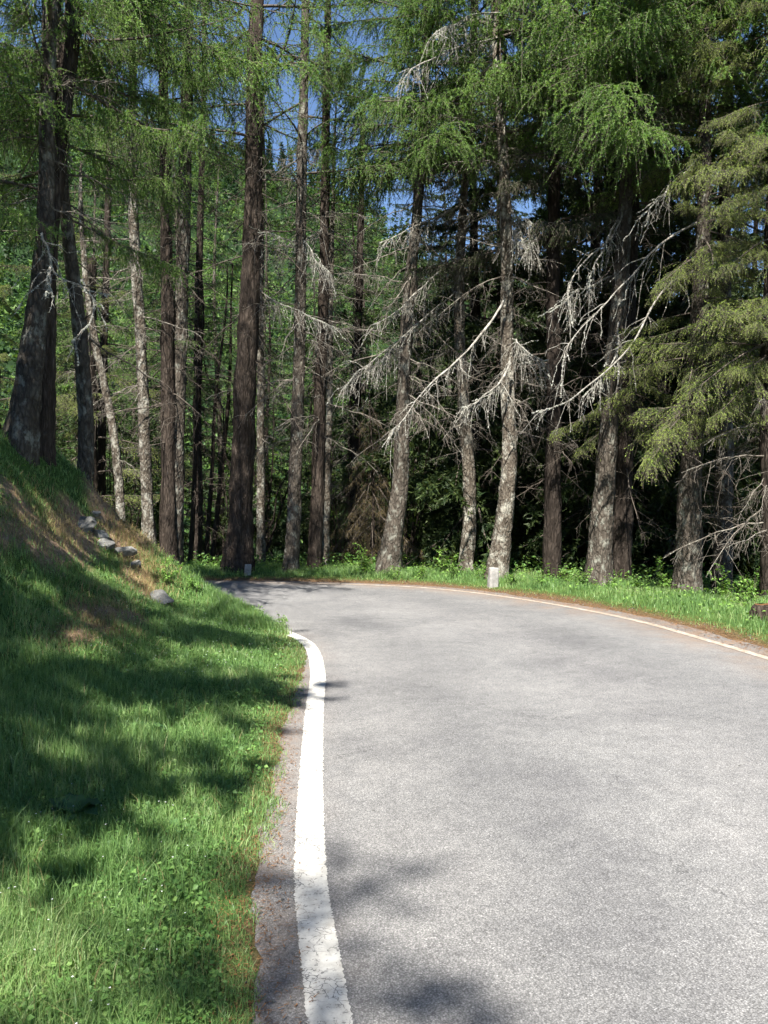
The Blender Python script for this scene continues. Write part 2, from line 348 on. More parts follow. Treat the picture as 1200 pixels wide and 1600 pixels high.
ny, nx = H.shape
gi = (np.arange(ny - 1)[:, None] * nx + np.arange(nx - 1)[None]).ravel()
g = Geo().add(np.stack([GX, GY, H], -1), np.stack([gi, gi + 1, gi + nx + 1, gi + nx], 1))
me = g.mesh('terrain', [M['ground']], smooth=True)
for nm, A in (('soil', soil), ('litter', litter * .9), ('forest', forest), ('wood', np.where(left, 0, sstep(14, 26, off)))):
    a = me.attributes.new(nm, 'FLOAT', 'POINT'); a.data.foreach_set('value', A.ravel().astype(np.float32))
tag(link('terrain', me), kind='structure')

def strip(name, L, R, z, material, cols, dust_cols, parent=None):
    """a sheet between two polylines of equal length"""
    n = len(L); w = np.linspace(0, 1, cols)[None, :, None]
    P = L[:, None] * (1 - w) + R[:, None] * w
    Z = np.full((n, cols, 1), z)
    i = (np.arange(n - 1)[:, None] * cols + np.arange(cols - 1)[None]).ravel()
    me = Geo().add(np.concatenate([P, Z], -1), np.stack([i, i + 1, i + cols + 1, i + cols], 1)).mesh(name, [material])
    a = me.attributes.new('dust', 'FLOAT', 'POINT'); a.data.foreach_set('value', np.broadcast_to(dust_cols, (n, cols)).ravel().astype(np.float32))
    a = me.attributes.new('across', 'FLOAT', 'POINT'); a.data.foreach_set('value', np.broadcast_to(np.linspace(0, 1, cols)[None], (n, cols)).ravel().astype(np.float32))
    return tag(link(name, me, parent), kind='structure')
# road sheet: match the two sides by travel
n = 700
Lr, Rr = resample(INNER + NI * SH_IN, n), None
ro = resample(OUTER - NO * SH_OUT, 1600)
idx = []; k = 0
NI_r = normals(Lr)
for p, nn in zip(Lr, NI_r):                                   # walk forward along the outer side
    d = np.hypot(ro[:, 0] - p[0], ro[:, 1] - p[1]); lo = k; hi = min(k + 9, 1599)
    k = lo + int(np.argmin(d[lo:hi + 1] + .0 * d[lo:hi + 1])); idx.append(k)
idx = np.array(idx, float); idx = np.maximum.accumulate(np.convolve(np.pad(idx, 12, 'edge'), np.ones(25) / 25, 'valid'))
idx[0] = 0; idx[-1] = 1599
Rr = np.stack([np.interp(idx, np.arange(1600), ro[:, q]) for q in range(2)], 1)
u = np.linspace(0, 1, 25)
dust = np.maximum(.9 * sstep(.76, .97, u), .55 * (1 - sstep(.0, .06, u)))
Lr = Lr + NI_r * (.012 * rng.normal(size=n) + .012 * wob(Lr[:, 0], Lr[:, 1], 6, 1))[:, None]
Rr = Rr - normals(Rr) * (.02 * rng.normal(size=n) + .04 * wob(Rr[:, 0], Rr[:, 1], 4, 1))[:, None]
road = strip('road', Lr, Rr, .004, M['asphalt'], 25, dust[None])
def line(name, P, N, w, fade, label):
    q = np.linspace(0, len(P) - 1, 2600); Pc = np.stack([np.interp(q, np.arange(len(P)), P[:, i]) for i in range(2)], 1); Nn = normals(Pc)
    e1 = (w / 2 + .0028 * rng.normal(size=2600))[:, None]
    e2 = (w / 2 + .0028 * rng.normal(size=2600))[:, None]
    o = strip(name, Pc + Nn * e1, Pc - Nn * e2, .008, M['paint'], 3, np.full((1, 3), fade), road)
    o['label'] = label
line('edge_line', INNER, NI, .138, .12, 'white edge line along the inside of the bend')
line('edge_line', OUTER, NO, .10, 1.0, 'dusty white edge line along the outside of the bend')

# ------------------------------------------------------------------ bough templates (axis +X, up +Z)
def arc(o, d, L, droop, n, r, wig=.04):
    """B curved polylines: start o, direction d, length L, sinking by droop*L at the tip"""
    B = len(o); s = np.linspace(0, 1, n)[None, :, None]
    P = o[:, None] + d[:, None] * L[:, None, None] * s
    P[:, :, 2] -= (droop * L)[:, None] * s[..., 0] ** 1.8
    w = np.cumsum(r.normal(size=(B, n, 3)) * wig, 1) * L[:, None, None] / n ** .5; w[:, 0] = 0
    return P + w
def sample(P, per, r):
    """per random points and tangents on every polyline of P"""
    B, n, _ = P.shape; t = r.uniform(.04, 1, (B, per)) * (n - 1); i = np.minimum(t.astype(int), n - 2); f = (t - i)[..., None]
    b = np.arange(B)[:, None]
    return (P[b, i] * (1 - f) + P[b, i + 1] * f).reshape(-1, 3), unit(P[b, i + 1] - P[b, i]).reshape(-1, 3), (t / (n - 1)).ravel()

def larch_bough(seed, L=3.0, side=15, hang=120, per=16, size=1.0, tris=3, lean=False):
    r = np.random.default_rng(seed); g = Geo(); s = np.linspace(0, 1, 11)
    main = np.stack([L * s, .10 * L * np.sin(s * 3 + r.uniform(0, 6)) * s, L * (-.05 * s - .26 * s ** 2 + .17 * s ** 4) + .03 * L * np.sin(s * 7 + r.uniform(0, 6)) * s], 1)[None]
    g.add(*tubes(main, (.026 * (1 - s) + .005)[None], 5), m=0)
    t = r.uniform(.12, .97, side); o = np.stack([np.interp(t, s, main[0, :, i]) for i in range(3)], 1)
    a = r.choice([-1, 1], side) * r.uniform(.5, 1.25, side)
    sd = unit(np.stack([np.cos(a), np.sin(a), r.uniform(-.15, .2, side)], 1)); sl = (1.15 - .75 * t) * r.uniform(.6, 1.2, side) * L / 3
    SB = arc(o, sd, sl, np.full(side, .42), 6, r)
    g.add(*tubes(SB, np.linspace(.010, .003, 6)[None].repeat(side, 0), 3), m=0)
    o1, d1, t1 = sample(SB, max(1, hang // side), r); o2, d2, t2 = sample(main, hang // 3, r)
    keep = t2 > .15; o = np.vstack([o1, o2[keep]]); d = np.vstack([d1, d2[keep]]); B = len(o)
    hd = unit(d * .45 + r.normal(size=(B, 3)) * .4 + np.array((0, 0, -.35))); hl = r.uniform(.07, .42, B) * np.where(r.uniform(size=B) < .15, 1.6, 1) * L / 3
    HG = arc(o, hd, hl, r.uniform(.15, .95, B), 5, r, .05)
    if not lean: g.add(*tubes(HG, np.linspace(.0036, .0018, 5)[None].repeat(B, 0), 3), m=0)
    to, td, _ = sample(HG, per, r); so, sdn, _ = sample(SB, per * 2, r)
    to = np.vstack([to, so]); td = np.vstack([td, sdn])
    to = to.repeat(tris, 0); td = td.repeat(tris, 0); n = len(to)
    D = unit(r.normal(size=(n, 3)) + td * .6 + np.array((0, 0, .25)))
    ln = r.uniform(.018, .036, n) * size
    V, Fc = slivers(to, D, ln, ln * .36, r)
    g.add(V, Fc, m=1, tone=r.uniform(0, 1, n).repeat(3))
    return g

def spruce_bough(seed, L=2.4, lat=34, sub=11, step=9, size=.92, lean=False):
    r = np.random.default_rng(seed); g = Geo(); s = np.linspace(0, 1, 10)
    main = np.stack([L * s, .05 * L * np.sin(s * 3 + r.uniform(0, 6)) * s, L * (-.10 * s - .34 * s ** 2 + .20 * s ** 4)], 1)[None]
    g.add(*tubes(main, (.022 * (1 - s) + .004)[None], 5), m=0)
    t = np.sort(r.uniform(.16, .99, lat)); o = np.stack([np.interp(t, s, main[0, :, i]) for i in range(3)], 1)
    a = np.where(np.arange(lat) % 2, 1, -1) * r.uniform(.65, 1.15, lat) * (1 - .35 * t)
    sd = unit(np.stack([np.cos(a), np.sin(a), r.uniform(-.2, .06, lat)], 1)); sl = (.92 * (1 - t) ** .8 + .14) * r.uniform(.3, 1.3, lat) * (.65 + .35 * np.sin(t * 14 + r.uniform(0, 6))) * L / 2.4
    SB = arc(o, sd, sl, r.uniform(.15, .5, lat), 5, r, .03)
    if not lean: g.add(*tubes(SB, np.linspace(.006, .002, 5)[None].repeat(lat, 0), 3), m=0)
    o1, d1, t1 = sample(SB, sub, r); B = len(o1)
    off = unit(np.cross(d1, np.array((0, 0, 1.0)))) * r.choice([-1, 1], B)[:, None]
    hd = unit(d1 * .9 + off * r.uniform(.3, .9, B)[:, None] + np.array((0, 0, -.55)) + r.normal(size=(B, 3)) * .18)
    HG = arc(o1, hd, r.uniform(.08, .34, B) * L / 2.4, r.uniform(.1, .6, B), 4, r, .03)
    if not lean: g.add(*tubes(HG, np.full((B, 4), .0022), 3), m=0)
    p1, q1, t1_ = sample(HG, step, r); p2, q2, t2_ = sample(SB, step * 4, r); p3, q3, tt = sample(main, step * 12, r)
    to = np.vstack([p1, p2, p3[tt > .5]]).repeat(2, 0); td = np.vstack([q1, q2, q3[tt > .5]]).repeat(2, 0); n = len(to)
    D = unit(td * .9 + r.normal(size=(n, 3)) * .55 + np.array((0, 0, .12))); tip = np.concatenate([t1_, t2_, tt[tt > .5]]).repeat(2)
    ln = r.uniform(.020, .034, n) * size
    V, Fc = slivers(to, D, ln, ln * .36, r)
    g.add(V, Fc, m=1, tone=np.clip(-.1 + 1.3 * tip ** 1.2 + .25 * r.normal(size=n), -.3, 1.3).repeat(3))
    return g

def dead_bough(seed, L=1.7, twigs=16, lich=0):
    r = np.random.default_rng(seed); g = Geo(); n = 9; s = np.linspace(0, 1, n)
    sag = r.uniform(.05, .45)
    main = np.stack([L * s, np.cumsum(r.normal(size=n)) * .02 * L, -sag * L * s ** 1.5 + np.cumsum(r.normal(size=n)) * .015 * L], 1); main -= main[0]; main = main[None]
    g.add(*tubes(main, (.013 * (1 - s) + .003)[None], 4), m=0)
    o, d, t = sample(main, twigs, r)
    hd = unit(d * .5 + r.normal(size=o.shape) * .55 + np.array((0, 0, -.3))); hl = r.uniform(.1, .55, twigs) * (1.2 - .5 * t)
    HG = arc(o, hd, hl, r.uniform(.1, .6, twigs), 5, r, .06)
    g.add(*tubes(HG, np.linspace(.0042, .002, 5)[None].repeat(twigs, 0), 3), m=0)
    o, d, _ = sample(HG, 2, r); k = len(o)
    H2 = arc(o, unit(d * .6 + r.normal(size=o.shape) * .6), r.uniform(.04, .2, k), r.uniform(0, .4, k), 3, r, .05)
    g.add(*tubes(H2, np.full((k, 3), .0022), 3), m=0)
    if lich:
        o, d, _ = sample(np.concatenate([HG[:, :3], main.repeat(2, 0)[:, :3]], 0) if False else main, lich, r); tufts(g, o, r)
    return g
def tufts(g, o, r, m=1, lo=.008, hi=.024, k=5):
    """hanging lichen: little bundles of slivers"""
    O = o.repeat(k, 0); n = len(O); D = unit(r.normal(size=(n, 3)) * .8 + np.array((0, 0, -.35))); ln = r.uniform(lo, hi, n)
    g.add(*slivers(O - D * ln[:, None] * .3, D, ln, ln * .6, r), m=m)

m, t, b = mat('pale_dead_wood'); t.links.new(ramp(t, noise(t, coords(t), 14, 5), [(.3, (.10, .09, .075)), (.5, (.23, .215, .185)), (.7, (.40, .385, .345))]), b.inputs['Base Color']); b.inputs['Roughness'].default_value = .95; M['pale_dead'] = m
def simple(g): return [np.concatenate(g.V), g]
T_LARCH = [larch_bough(20 + i, side=24, hang=230, per=25, size=.98).mesh('larch_bough', [M['twig'], M['larch']], attr=True) for i in range(6)]
T_LARCH_THIN = [larch_bough(30 + i, side=12, hang=90, per=16, size=.95).mesh('thin_larch_bough', [M['twig'], M['larch']], attr=True) for i in range(4)]
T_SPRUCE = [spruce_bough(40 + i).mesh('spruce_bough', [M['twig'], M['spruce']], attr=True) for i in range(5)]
T_SPRUCE_DK = [spruce_bough(50 + i).mesh('dark_spruce_bough', [M['twig'], M['spruce_dark']], attr=True) for i in range(4)]
T_BROWN = [spruce_bough(60 + i, lat=26, sub=7, step=6).mesh('brown_bough', [M['twig'], M['brown_needles']], attr=True) for i in range(2)]
T_DEAD = [dead_bough(70 + i).mesh('dead_branch', [M['twig'], M['lichen']]) for i in range(6)]
T_DEAD_GREY = [dead_bough(80 + i, twigs=22, lich=60).mesh('grey_dead_branch', [M['dead'], M['lichen']]) for i in range(6)]
G_LARCH_LOW = [larch_bough(90 + i, side=8, hang=40, per=8, size=3.0, tris=1, lean=True) for i in range(3)]
G_SPRUCE_LOW = [spruce_bough(95 + i, lat=22, sub=3, step=3, size=4.0, lean=True) for i in range(3)]

def rotm(phi, pitch, roll=0): return np.array((Matrix.Rotation(phi, 3, 'Z') @ Matrix.Rotation(-pitch, 3, 'Y') @ Matrix.Rotation(roll, 3, 'X')))
def join_boughs(items, templates, name, mats):
    """items: (pos, phi, pitch, scale); bakes low-detail boughs into one crown mesh"""
    g = Geo()
    for i, (p, phi, pitch, sc) in enumerate(items):
        t = templates[i % len(templates)]; R = rotm(phi, pitch) * sc
        for V, Fc, m_, n0, A in zip(t.V, t.F, t.M, np.cumsum([0] + [len(v) for v in t.V[:-1]]), t.A):
            g.add(V @ R.T + p, Fc - n0, m_, A)
    return g.mesh(name, mats, attr=True)

# ------------------------------------------------------------------ trees
def trunk_mesh(path, rad, seed, material, flare=.5, k=18, n=90, rough=.05):
    """tapering stem along a polyline with root flare and uneven bark"""
    r = np.random.default_rng(seed)
    s = np.concatenate(([0], np.cumsum(np.linalg.norm(np.diff(path, axis=0), axis=1)))); t = s[-1] * np.linspace(0, 1, n) ** 1.5
    P = np.stack([np.interp(t, s, path[:, i]) for i in range(3)], 1); R = np.interp(t, s, rad)
    V, Fq = tubes(P[None], R[None], k); V = V.reshape(n, k, 3)
    a = np.arange(k) * 2 * PI / k; ph = r.uniform(0, 6.28, 6)
    z = t[:, None]
    lobes = flare * np.exp(-np.maximum(z - .25, 0) / .28) * (.55 + .45 * np.cos(a * 4 + ph[0]) * np.cos(a * 1.5 + ph[1]))
    nz = rough * (np.sin(a * 5 + 2.1 * z + ph[2]) + np.sin(a * 3 - 3.7 * z + ph[3]) + np.sin(a * 7 + 6.3 * z + ph[4])) + rough * .9 * r.normal(size=(n, k))
    V = P[:, None] + (V - P[:, None]) * (1 + lobes + nz)[..., None]
    return Geo().add(V.reshape(-1, 3), Fq).mesh('trunk', [material], smooth=True)

def make_tree(name, label, cat, px, group=None, Y=None, height=17, barkm='bark_grey', kind='larch', live=(8, 3.0, 2.6, 1.9), dead=(2.0, 8.0, 16, .8),
              dead_t='grey', seed=0, view_top=None, flare=.5, low=True, toward=0.0, sp_t=None, base=None, bias=None, dead_len=(.6, 1.25), stem=None):
    """px: (x, y, width) points up the stem in the photograph, turned into a stem that stands at the depth of its foot.
    live = (first bough height, boughs per metre, longest bough, shortest near the top)"""
    r = np.random.default_rng(500 + seed)
    if base is None:
        base = hit(px[0][0], px[0][1]) if Y is None else np.array(at(px[0][0], px[0][1], Y))
        if Y is not None: base[2] = hgt(base[0], base[1])
    D = base[1]
    pts, rad = [], []
    for q in stem or ():
        pts.append(np.array(q[:3])); rad.append(q[3])
    for i, (x, y, w) in enumerate(px or ()):
        p = at(x, y, D) if i else base.copy(); pts.append(p - base); rad.append(w * D / F_PX / 2)
    pts = np.array(pts); pts[:, 1] += .06 * np.array([wob(p[2] * .5, seed, 1.3, 2) for p in pts]) * np.arange(len(pts))
    below = np.array((pts[0] - (pts[1] - pts[0]) / max(np.linalg.norm(pts[1] - pts[0]), .1) * .35)); below[2] = -.4
    top = pts[-1]; dirn = unit((pts[-1] - pts[-2])[None])[0] * .5 + np.array((0, 0, .5)); dirn /= dirn[2]
    ex, er = [], []
    for zz in np.arange(top[2] + 1.0, height, 1.5):
        ex.append(top + dirn * (zz - top[2]) * .9 + np.array((.1 * wob(zz, seed, .7, 1), .1 * wob(zz, seed, .7, 2), (zz - top[2]) * .1)))
        er.append(max(rad[-1] * (1 - (zz - top[2]) / (height - top[2] + .3)), .015))
    path = np.vstack([below[None], pts] + ([np.array(ex)] if ex else [])); rad = np.array([rad[0] * 1.05] + rad + er)
    path = catmull(path, 6); rad = np.interp(np.linspace(0, len(rad) - 1, len(path)), np.arange(len(rad)), rad)
    root = tag(empty(name, base), label, cat, group)
    link('trunk', trunk_mesh(path, rad, seed, M[barkm], flare), root)
    vt = view_top if view_top is not None else CAM_H + .62 * D + 1.0 - base[2]
    zc = path[:, 2]
    def on(z): return np.array([np.interp(z, zc, path[:, i]) for i in range(3)])
    mats = {'larch': [M['twig'], M['larch']], 'thin': [M['twig'], M['larch']], 'spruce': [M['twig'], M['spruce']], 'dark': [M['twig'], M['spruce_dark']]}[kind]
    tem = {'larch': T_LARCH, 'thin': T_LARCH_THIN, 'spruce': T_SPRUCE, 'dark': T_SPRUCE_DK}[kind]; ref_l = 2.4 if kind in ('spruce', 'dark') else 3.0
    lowt = G_SPRUCE_LOW if kind in ('spruce', 'dark') else G_LARCH_LOW
    z0, den, l0, l1 = live
    items, fine = [], []
    z = z0; ga = r.uniform(0, 6.28)
    while z < height - .3:
        f = (z - z0) / max(height - z0, .1); L = (l0 * (1 - f) ** .75 + .35) * (r.uniform(.45, 1.15) if kind == 'spruce' else r.uniform(.7, 1.15))
        ga += 2.4 + r.normal() * .35
        phi = ga
        if bias is not None and r.uniform() < bias[1]: phi = bias[0] + r.normal() * .7
        it = (on(z), phi, (r.uniform(-.35, .3) if kind == 'spruce' else r.uniform(-.12, .22)) + .35 * f, L / ref_l)
        (fine if z < vt else items).append(it); z += r.uniform(.5, 1.5) / den
    if low and len(items) > 3:
        crown = link('crown', join_boughs(items, lowt, 'crown', mats), root)
    else:
        crown = tag(empty('crown', (0, 0, 0))); crown.parent = root; fine += items
    for i, (p, phi, pitch, sc) in enumerate(fine):
        o = link('bough', tem[(i * 7 + seed) % len(tem)], crown); o.location = p; o.scale = (sc,) * 3
        o.rotation_euler = Matrix(rotm(phi, pitch, r.normal() * .15).tolist()).to_euler()
    a, b, cnt, ls = dead
    td = T_DEAD_GREY if dead_t == 'grey' else T_DEAD
    for i in range(cnt):
        z = a + (b - a) * (i + r.uniform(0, 1)) / max(cnt, 1)
        o = link('dead_branch', td[r.integers(len(td))], root); o.location = on(z); o.scale = (r.uniform(*dead_len) * ls,) * 3
        o.rotation_euler = Matrix(rotm(r.uniform(0, 6.28), r.uniform(-.5, .25), r.normal() * .4).tolist()).to_euler()
    return root, base, on

def long_dead(tree, base, pxs, depth, w=.022, twigs=26, seed=0, hang=(.12, .6)):
    """a long bare lichen-hung branch following its course in the photograph; depth gives how far each end stands nearer or farther than the trunk"""
    r = np.random.default_rng(900 + seed); g = Geo(); n = len(pxs)
    P = np.array([at(x, y, base[1] + d) for (x, y), d in zip(pxs, np.linspace(depth[0], depth[1], n))]) - base
    P = resample(catmull(P, 8), 26); kk = np.cumsum(r.normal(size=(9, 3)), 0) * .028; kk -= kk[0]; P += np.stack([np.interp(np.linspace(0, 8, 26), np.arange(9), kk[:, c_]) for c_ in range(3)], 1) + np.cumsum(r.normal(size=P.shape), 0) * .004; s = np.linspace(0, 1, 26)
    g.add(*tubes(P[None], (w * .72 * (1 - s) ** .8 + .004)[None] * (1 + .25 * r.normal(size=(1, 26)).clip(-1, 1)), 6), m=0)
    fo, fd, ft = sample(P[None, 6:], 6, r); fl = r.uniform(.25, .85, 6) * (1.15 - .6 * ft)
    FK = arc(fo, unit(fd * .9 + r.normal(size=fo.shape) * .5 + np.array((0, 0, -.25))), fl, r.uniform(.0, .4, 6), 9, r, .10)
    g.add(*tubes(FK, (np.linspace(.36, .10, 9)[None] * w).repeat(6, 0), 5), m=0); tufts(g, sample(FK, 22, r)[0], r, hi=.03)
    if twigs:
        o, d, t = sample(P[None], twigs, r)
        hd = unit(d * .45 + r.normal(size=o.shape) * .3 + np.array((0, 0, -.6))); hl = r.uniform(*hang, twigs) * (1.1 - .4 * t)
        HG = arc(o, hd, hl, r.uniform(.2, .9, twigs), 7, r, .07)
        g.add(*tubes(HG, np.linspace(.0055, .0028, 7)[None].repeat(twigs, 0), 3), m=0)
        o2, d2, _ = sample(HG, 3, r); k = len(o2)
        g.add(*tubes(arc(o2, unit(d2 * .5 + r.normal(size=o2.shape) * .6), r.uniform(.05, .2, k), r.uniform(0, .5, k), 4, r, .06), np.full((k, 4), .0024), 3), m=0)
        tufts(g, sample(HG, 5, r)[0], r, hi=.03)
    tufts(g, sample(P[None], 170, r)[0], r, hi=.04)
    return link('dead_branch', g.mesh('long_dead_branch', [M['pale_dead'], M['lichen']]), tree)

LARCH_TOP = (9.5, 2.2, 2.6, 1.0)
# ---- trees on the bank at the left
T1, B1, _ = make_tree('larch_tree', 'stout grey larch on the bank crest with a foot curving to the left', 'tree',
    [(30, 693, 52), (44, 600, 40), (55, 500, 32), (66, 400, 27), (72, 300, 24), (78, 150, 22), (85, 0, 21)], Y=10.3, height=15, barkm='bark_grey', kind='larch',
    live=(4.8, 4.2, 2.8, .8), dead=(2.6, 7.5, 14, .8), seed=1, flare=.25)
T1b, B1b, _ = make_tree('larch_tree', 'dark larch pressed against the right side of the stout grey larch on the bank', 'tree',
    [(62, 688, 40), (72, 560, 34), (78, 450, 30), (92, 300, 28), (105, 150, 27), (118, 0, 26)], Y=10.75, height=16, barkm='bark_brown', kind='thin',
    live=(4.2, 4.4, 2.6, .8), dead=(3.0, 8, 18, .8), dead_t='dark', seed=2, flare=.25)
T2, B2, _ = make_tree('larch_tree', 'dark straight larch just behind the bank crest', 'tree',
    [(133, 748, 25), (134, 650, 23), (130, 540, 21), (123, 420, 19), (115, 280, 16), (108, 100, 13)], Y=11.4, height=13, barkm='bark_grey', kind='larch',
    live=(3.4, 5.5, 2.2, .6), dead=(2.0, 8, 24, .8), dead_t='dark', seed=3, flare=.3)
T3, B3, _ = make_tree('leaning_tree', 'thin grey trunk leaning left behind the bank', 'tree',
    [(193, 815, 14), (182, 720, 13), (165, 620, 12), (150, 540, 11), (138, 440, 9), (128, 330, 7)], Y=17.8, height=9, barkm='bark_pale', kind='thin',
    live=(8, 1, .8, .4), dead=(2.0, 8, 16, .6), seed=4, flare=.2)
# ---- beyond the road, left to right
T4, B4, _ = make_tree('larch_tree', 'slender pale scaly trunk where the bank meets the road', 'tree',
    [(237, 885, 22), (229, 760, 17), (223, 620, 17), (216, 500, 16), (208, 350, 15), (204, 200, 13), (200, 0, 11)], Y=17.6, height=18, barkm='bark_pale', kind='larch',
    live=(9.6, 2.2, 2.4, .8), dead=(3, 10, 30, .9), seed=5, flare=.3)
T5, B5, _ = make_tree('larch_tree', 'dark straight trunk, left one of the pair joined at the foot', 'tree',
    [(263, 893, 28), (262, 750, 22), (262, 600, 21), (261, 450, 19), (260, 200, 15), (255, 0, 12)], Y=17.7, height=19, barkm='bark_brown', kind='thin',
    live=(8.6, 2.2, 2.4, .8), dead=(2.5, 9.5, 30, .9), dead_t='dark', seed=6, flare=.5)
T5b, B5b, _ = make_tree('larch_tree', 'sunlit grey trunk, right one of the pair joined at the foot', 'tree',
    [(273, 893, 26), (277, 750, 22), (281, 600, 21), (285, 480, 20), (291, 300, 19), (298, 0, 15)], Y=17.95, height=20, barkm='bark_grey', kind='larch',
    live=(9.2, 2.2, 2.4, .8), dead=(3, 9.5, 26, .9), dead_t='dark', seed=7, flare=.5)
T6, B6, _ = make_tree('larch_tree', 'thickest reddish brown larch with a flared foot beside the small marker stone', 'tree',
    [(373, 897, 46), (376, 800, 37), (381, 680, 34), (388, 560, 32), (394, 430, 29), (399, 280, 26), (402, 130, 23), (404, 0, 20)], Y=17.4, height=23, barkm='bark_brown', kind='thin',
    live=(8.6, 2.6, 3.0, 1.0), dead=(4, 10, 34, 1.0), dead_t='dark', seed=8, flare=.55)
T7, B7, _ = make_tree('young_larch', 'thin pale stem directly right of the thickest larch', 'tree',
    [(408, 895, 14), (407, 750, 12), (407, 600, 11), (408, 450, 9), (410, 250, 6)], Y=19.2, height=13, barkm='bark_pale', kind='thin',
    live=(8.5, 2, 1.2, .5), dead=(1, 8, 20, .55), seed=9, flare=.5)
T8, B8, _ = make_tree('larch_tree', 'grey larch second to the right of the thickest larch, sunlit at the foot', 'tree',
    [(455, 902, 24), (459, 800, 21), (463, 680, 20), (468, 500, 18), (472, 300, 16), (476, 0, 12)], Y=17.3, height=19, barkm='bark_grey', kind='thin',
    live=(8.2, 2.2, 2.4, .9), dead=(3.2, 9, 30, .9), seed=10, flare=.5)
T9, B9, _ = make_tree('larch_tree', 'dark larch with a straight slim trunk left of the brown drooping spruce', 'tree',
    [(492, 902, 23), (496, 760, 20), (500, 600, 18), (505, 450, 16), (509, 250, 13), (513, 0, 9)], Y=17.6, height=18, barkm='bark_brown', kind='larch',
    live=(9.4, 1.6, 1.8, .8), dead=(2.5, 9, 34, .9), dead_t='grey', seed=11, flare=.5)
T10, B10, _ = make_tree('young_larch', 'thin whitish stem peeping out behind the slim dark larch', 'tree',
    [(508, 905, 12), (511, 760, 11), (515, 620, 10), (516, 480, 9), (520, 330, 7)], Y=19.0, height=11, barkm='bark_pale', kind='thin',
    live=(8, 1, 1, .4), dead=(1.5, 8, 16, .6), seed=12, flare=.2)
T11, B11, _ = make_tree('larch_tree', 'grey larch with a wide foot bending left, first of three sunlit trunks', 'tree',
    [(606, 900, 40), (616, 830, 30), (626, 740, 24), (630, 620, 21), (638, 470, 18), (652, 330, 15), (662, 180, 13), (668, 0, 10)], Y=17.0, height=18, barkm='bark_grey', kind='larch',
    live=(8.3, 4.2, 3.0, .9), dead=(3.0, 9.5, 46, .9), seed=13, flare=.45, bias=(-.4, .5))
T12, B12, _ = make_tree('larch_tree', 'slim wavy larch, middle one of three sunlit trunks', 'tree',
    [(727, 893, 24), (734, 800, 20), (730, 690, 19), (721, 580, 17), (717, 470, 16), (724, 330, 13), (737, 180, 11), (742, 0, 9)], Y=17.4, height=16, barkm='bark_pale', kind='larch',
    live=(8.5, 7.0, 2.9, .9), dead=(2.5, 9, 32, .8), seed=14, flare=.35, bias=(PI - .3, .5))
T13, B13, _ = make_tree('larch_tree', 'scaly larch with a curved foot right behind the white marker stone', 'tree',
    [(776, 905, 36), (783, 850, 29), (793, 775, 25), (798, 690, 23), (797, 580, 21), (795, 450, 20), (789, 330, 17), (782, 180, 15), (778, 0, 12)], Y=15.6, height=19, barkm='bark_pale', kind='larch',
    live=(8.3, 7.0, 3.1, 1.0), dead=(2.6, 8.5, 32, .8), seed=15, flare=.35, bias=(-.4, .4))
T14, B14, _ = make_tree('spruce_tree', 'nearly black straight spruce trunk right of the scaly larch', 'tree',
    [(862, 913, 28), (864, 750, 25), (866, 600, 23), (868, 400, 20), (870, 150, 15), (872, 0, 12)], Y=15.9, height=20, barkm='bark_dark', kind='dark',
    live=(6.6, 4, 2.4, .9), dead=(1.5, 7, 20, .9), dead_t='dark', seed=16, flare=.3)
T15, B15, _ = make_tree('larch_tree', 'thick larch with drooping bright boughs above long white dead branches', 'tree',
    [(934, 920, 44), (941, 820, 34), (950, 700, 29), (960, 550, 26), (972, 380, 22), (985, 200, 18), (996, 0, 15)], Y=14.6, height=21, barkm='bark_grey', kind='larch',
    live=(7.6, 5.4, 3.4, 1.0), dead=(3, 7.5, 12, .9), dead_t='dark', seed=17, flare=.45, bias=(-PI / 2, .55))
T16, B16, _ = make_tree('spruce_tree', 'dark spruce close behind the thick larch on its right', 'tree',
    [(970, 912, 32), (973, 780, 27), (977, 650, 25), (985, 450, 22), (995, 200, 16)], Y=15.4, height=18, barkm='bark_dark', kind='dark',
    live=(6.8, 3.8, 2.2, .9), dead=(1.2, 6, 16, .8), dead_t='dark', seed=18, flare=.3, bias=(-PI / 2, .3))
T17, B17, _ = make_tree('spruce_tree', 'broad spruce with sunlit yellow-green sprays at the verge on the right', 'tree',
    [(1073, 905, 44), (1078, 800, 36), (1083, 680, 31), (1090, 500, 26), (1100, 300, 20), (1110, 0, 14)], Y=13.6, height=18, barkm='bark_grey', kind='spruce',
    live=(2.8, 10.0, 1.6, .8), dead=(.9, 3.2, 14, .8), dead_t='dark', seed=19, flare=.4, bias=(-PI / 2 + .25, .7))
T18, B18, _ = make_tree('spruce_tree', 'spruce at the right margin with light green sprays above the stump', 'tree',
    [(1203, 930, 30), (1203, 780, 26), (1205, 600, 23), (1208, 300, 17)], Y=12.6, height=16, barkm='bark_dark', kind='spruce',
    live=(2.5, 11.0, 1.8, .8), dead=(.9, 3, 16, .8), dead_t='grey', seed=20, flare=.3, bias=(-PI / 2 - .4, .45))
T19, B19, _ = make_tree('larch_tree', 'larch with pale hanging boughs rising behind the right margin spruce', 'tree',
    [(1128, 905, 30), (1130, 700, 25), (1134, 400, 20), (1140, 100, 15)], Y=15.8, height=20, barkm='bark_grey', kind='larch',
    live=(7.8, 5.0, 3.4, 1.0), dead=(3, 7, 8, .8), dead_t='dark', seed=21, flare=.3, bias=(-PI / 2, .55))

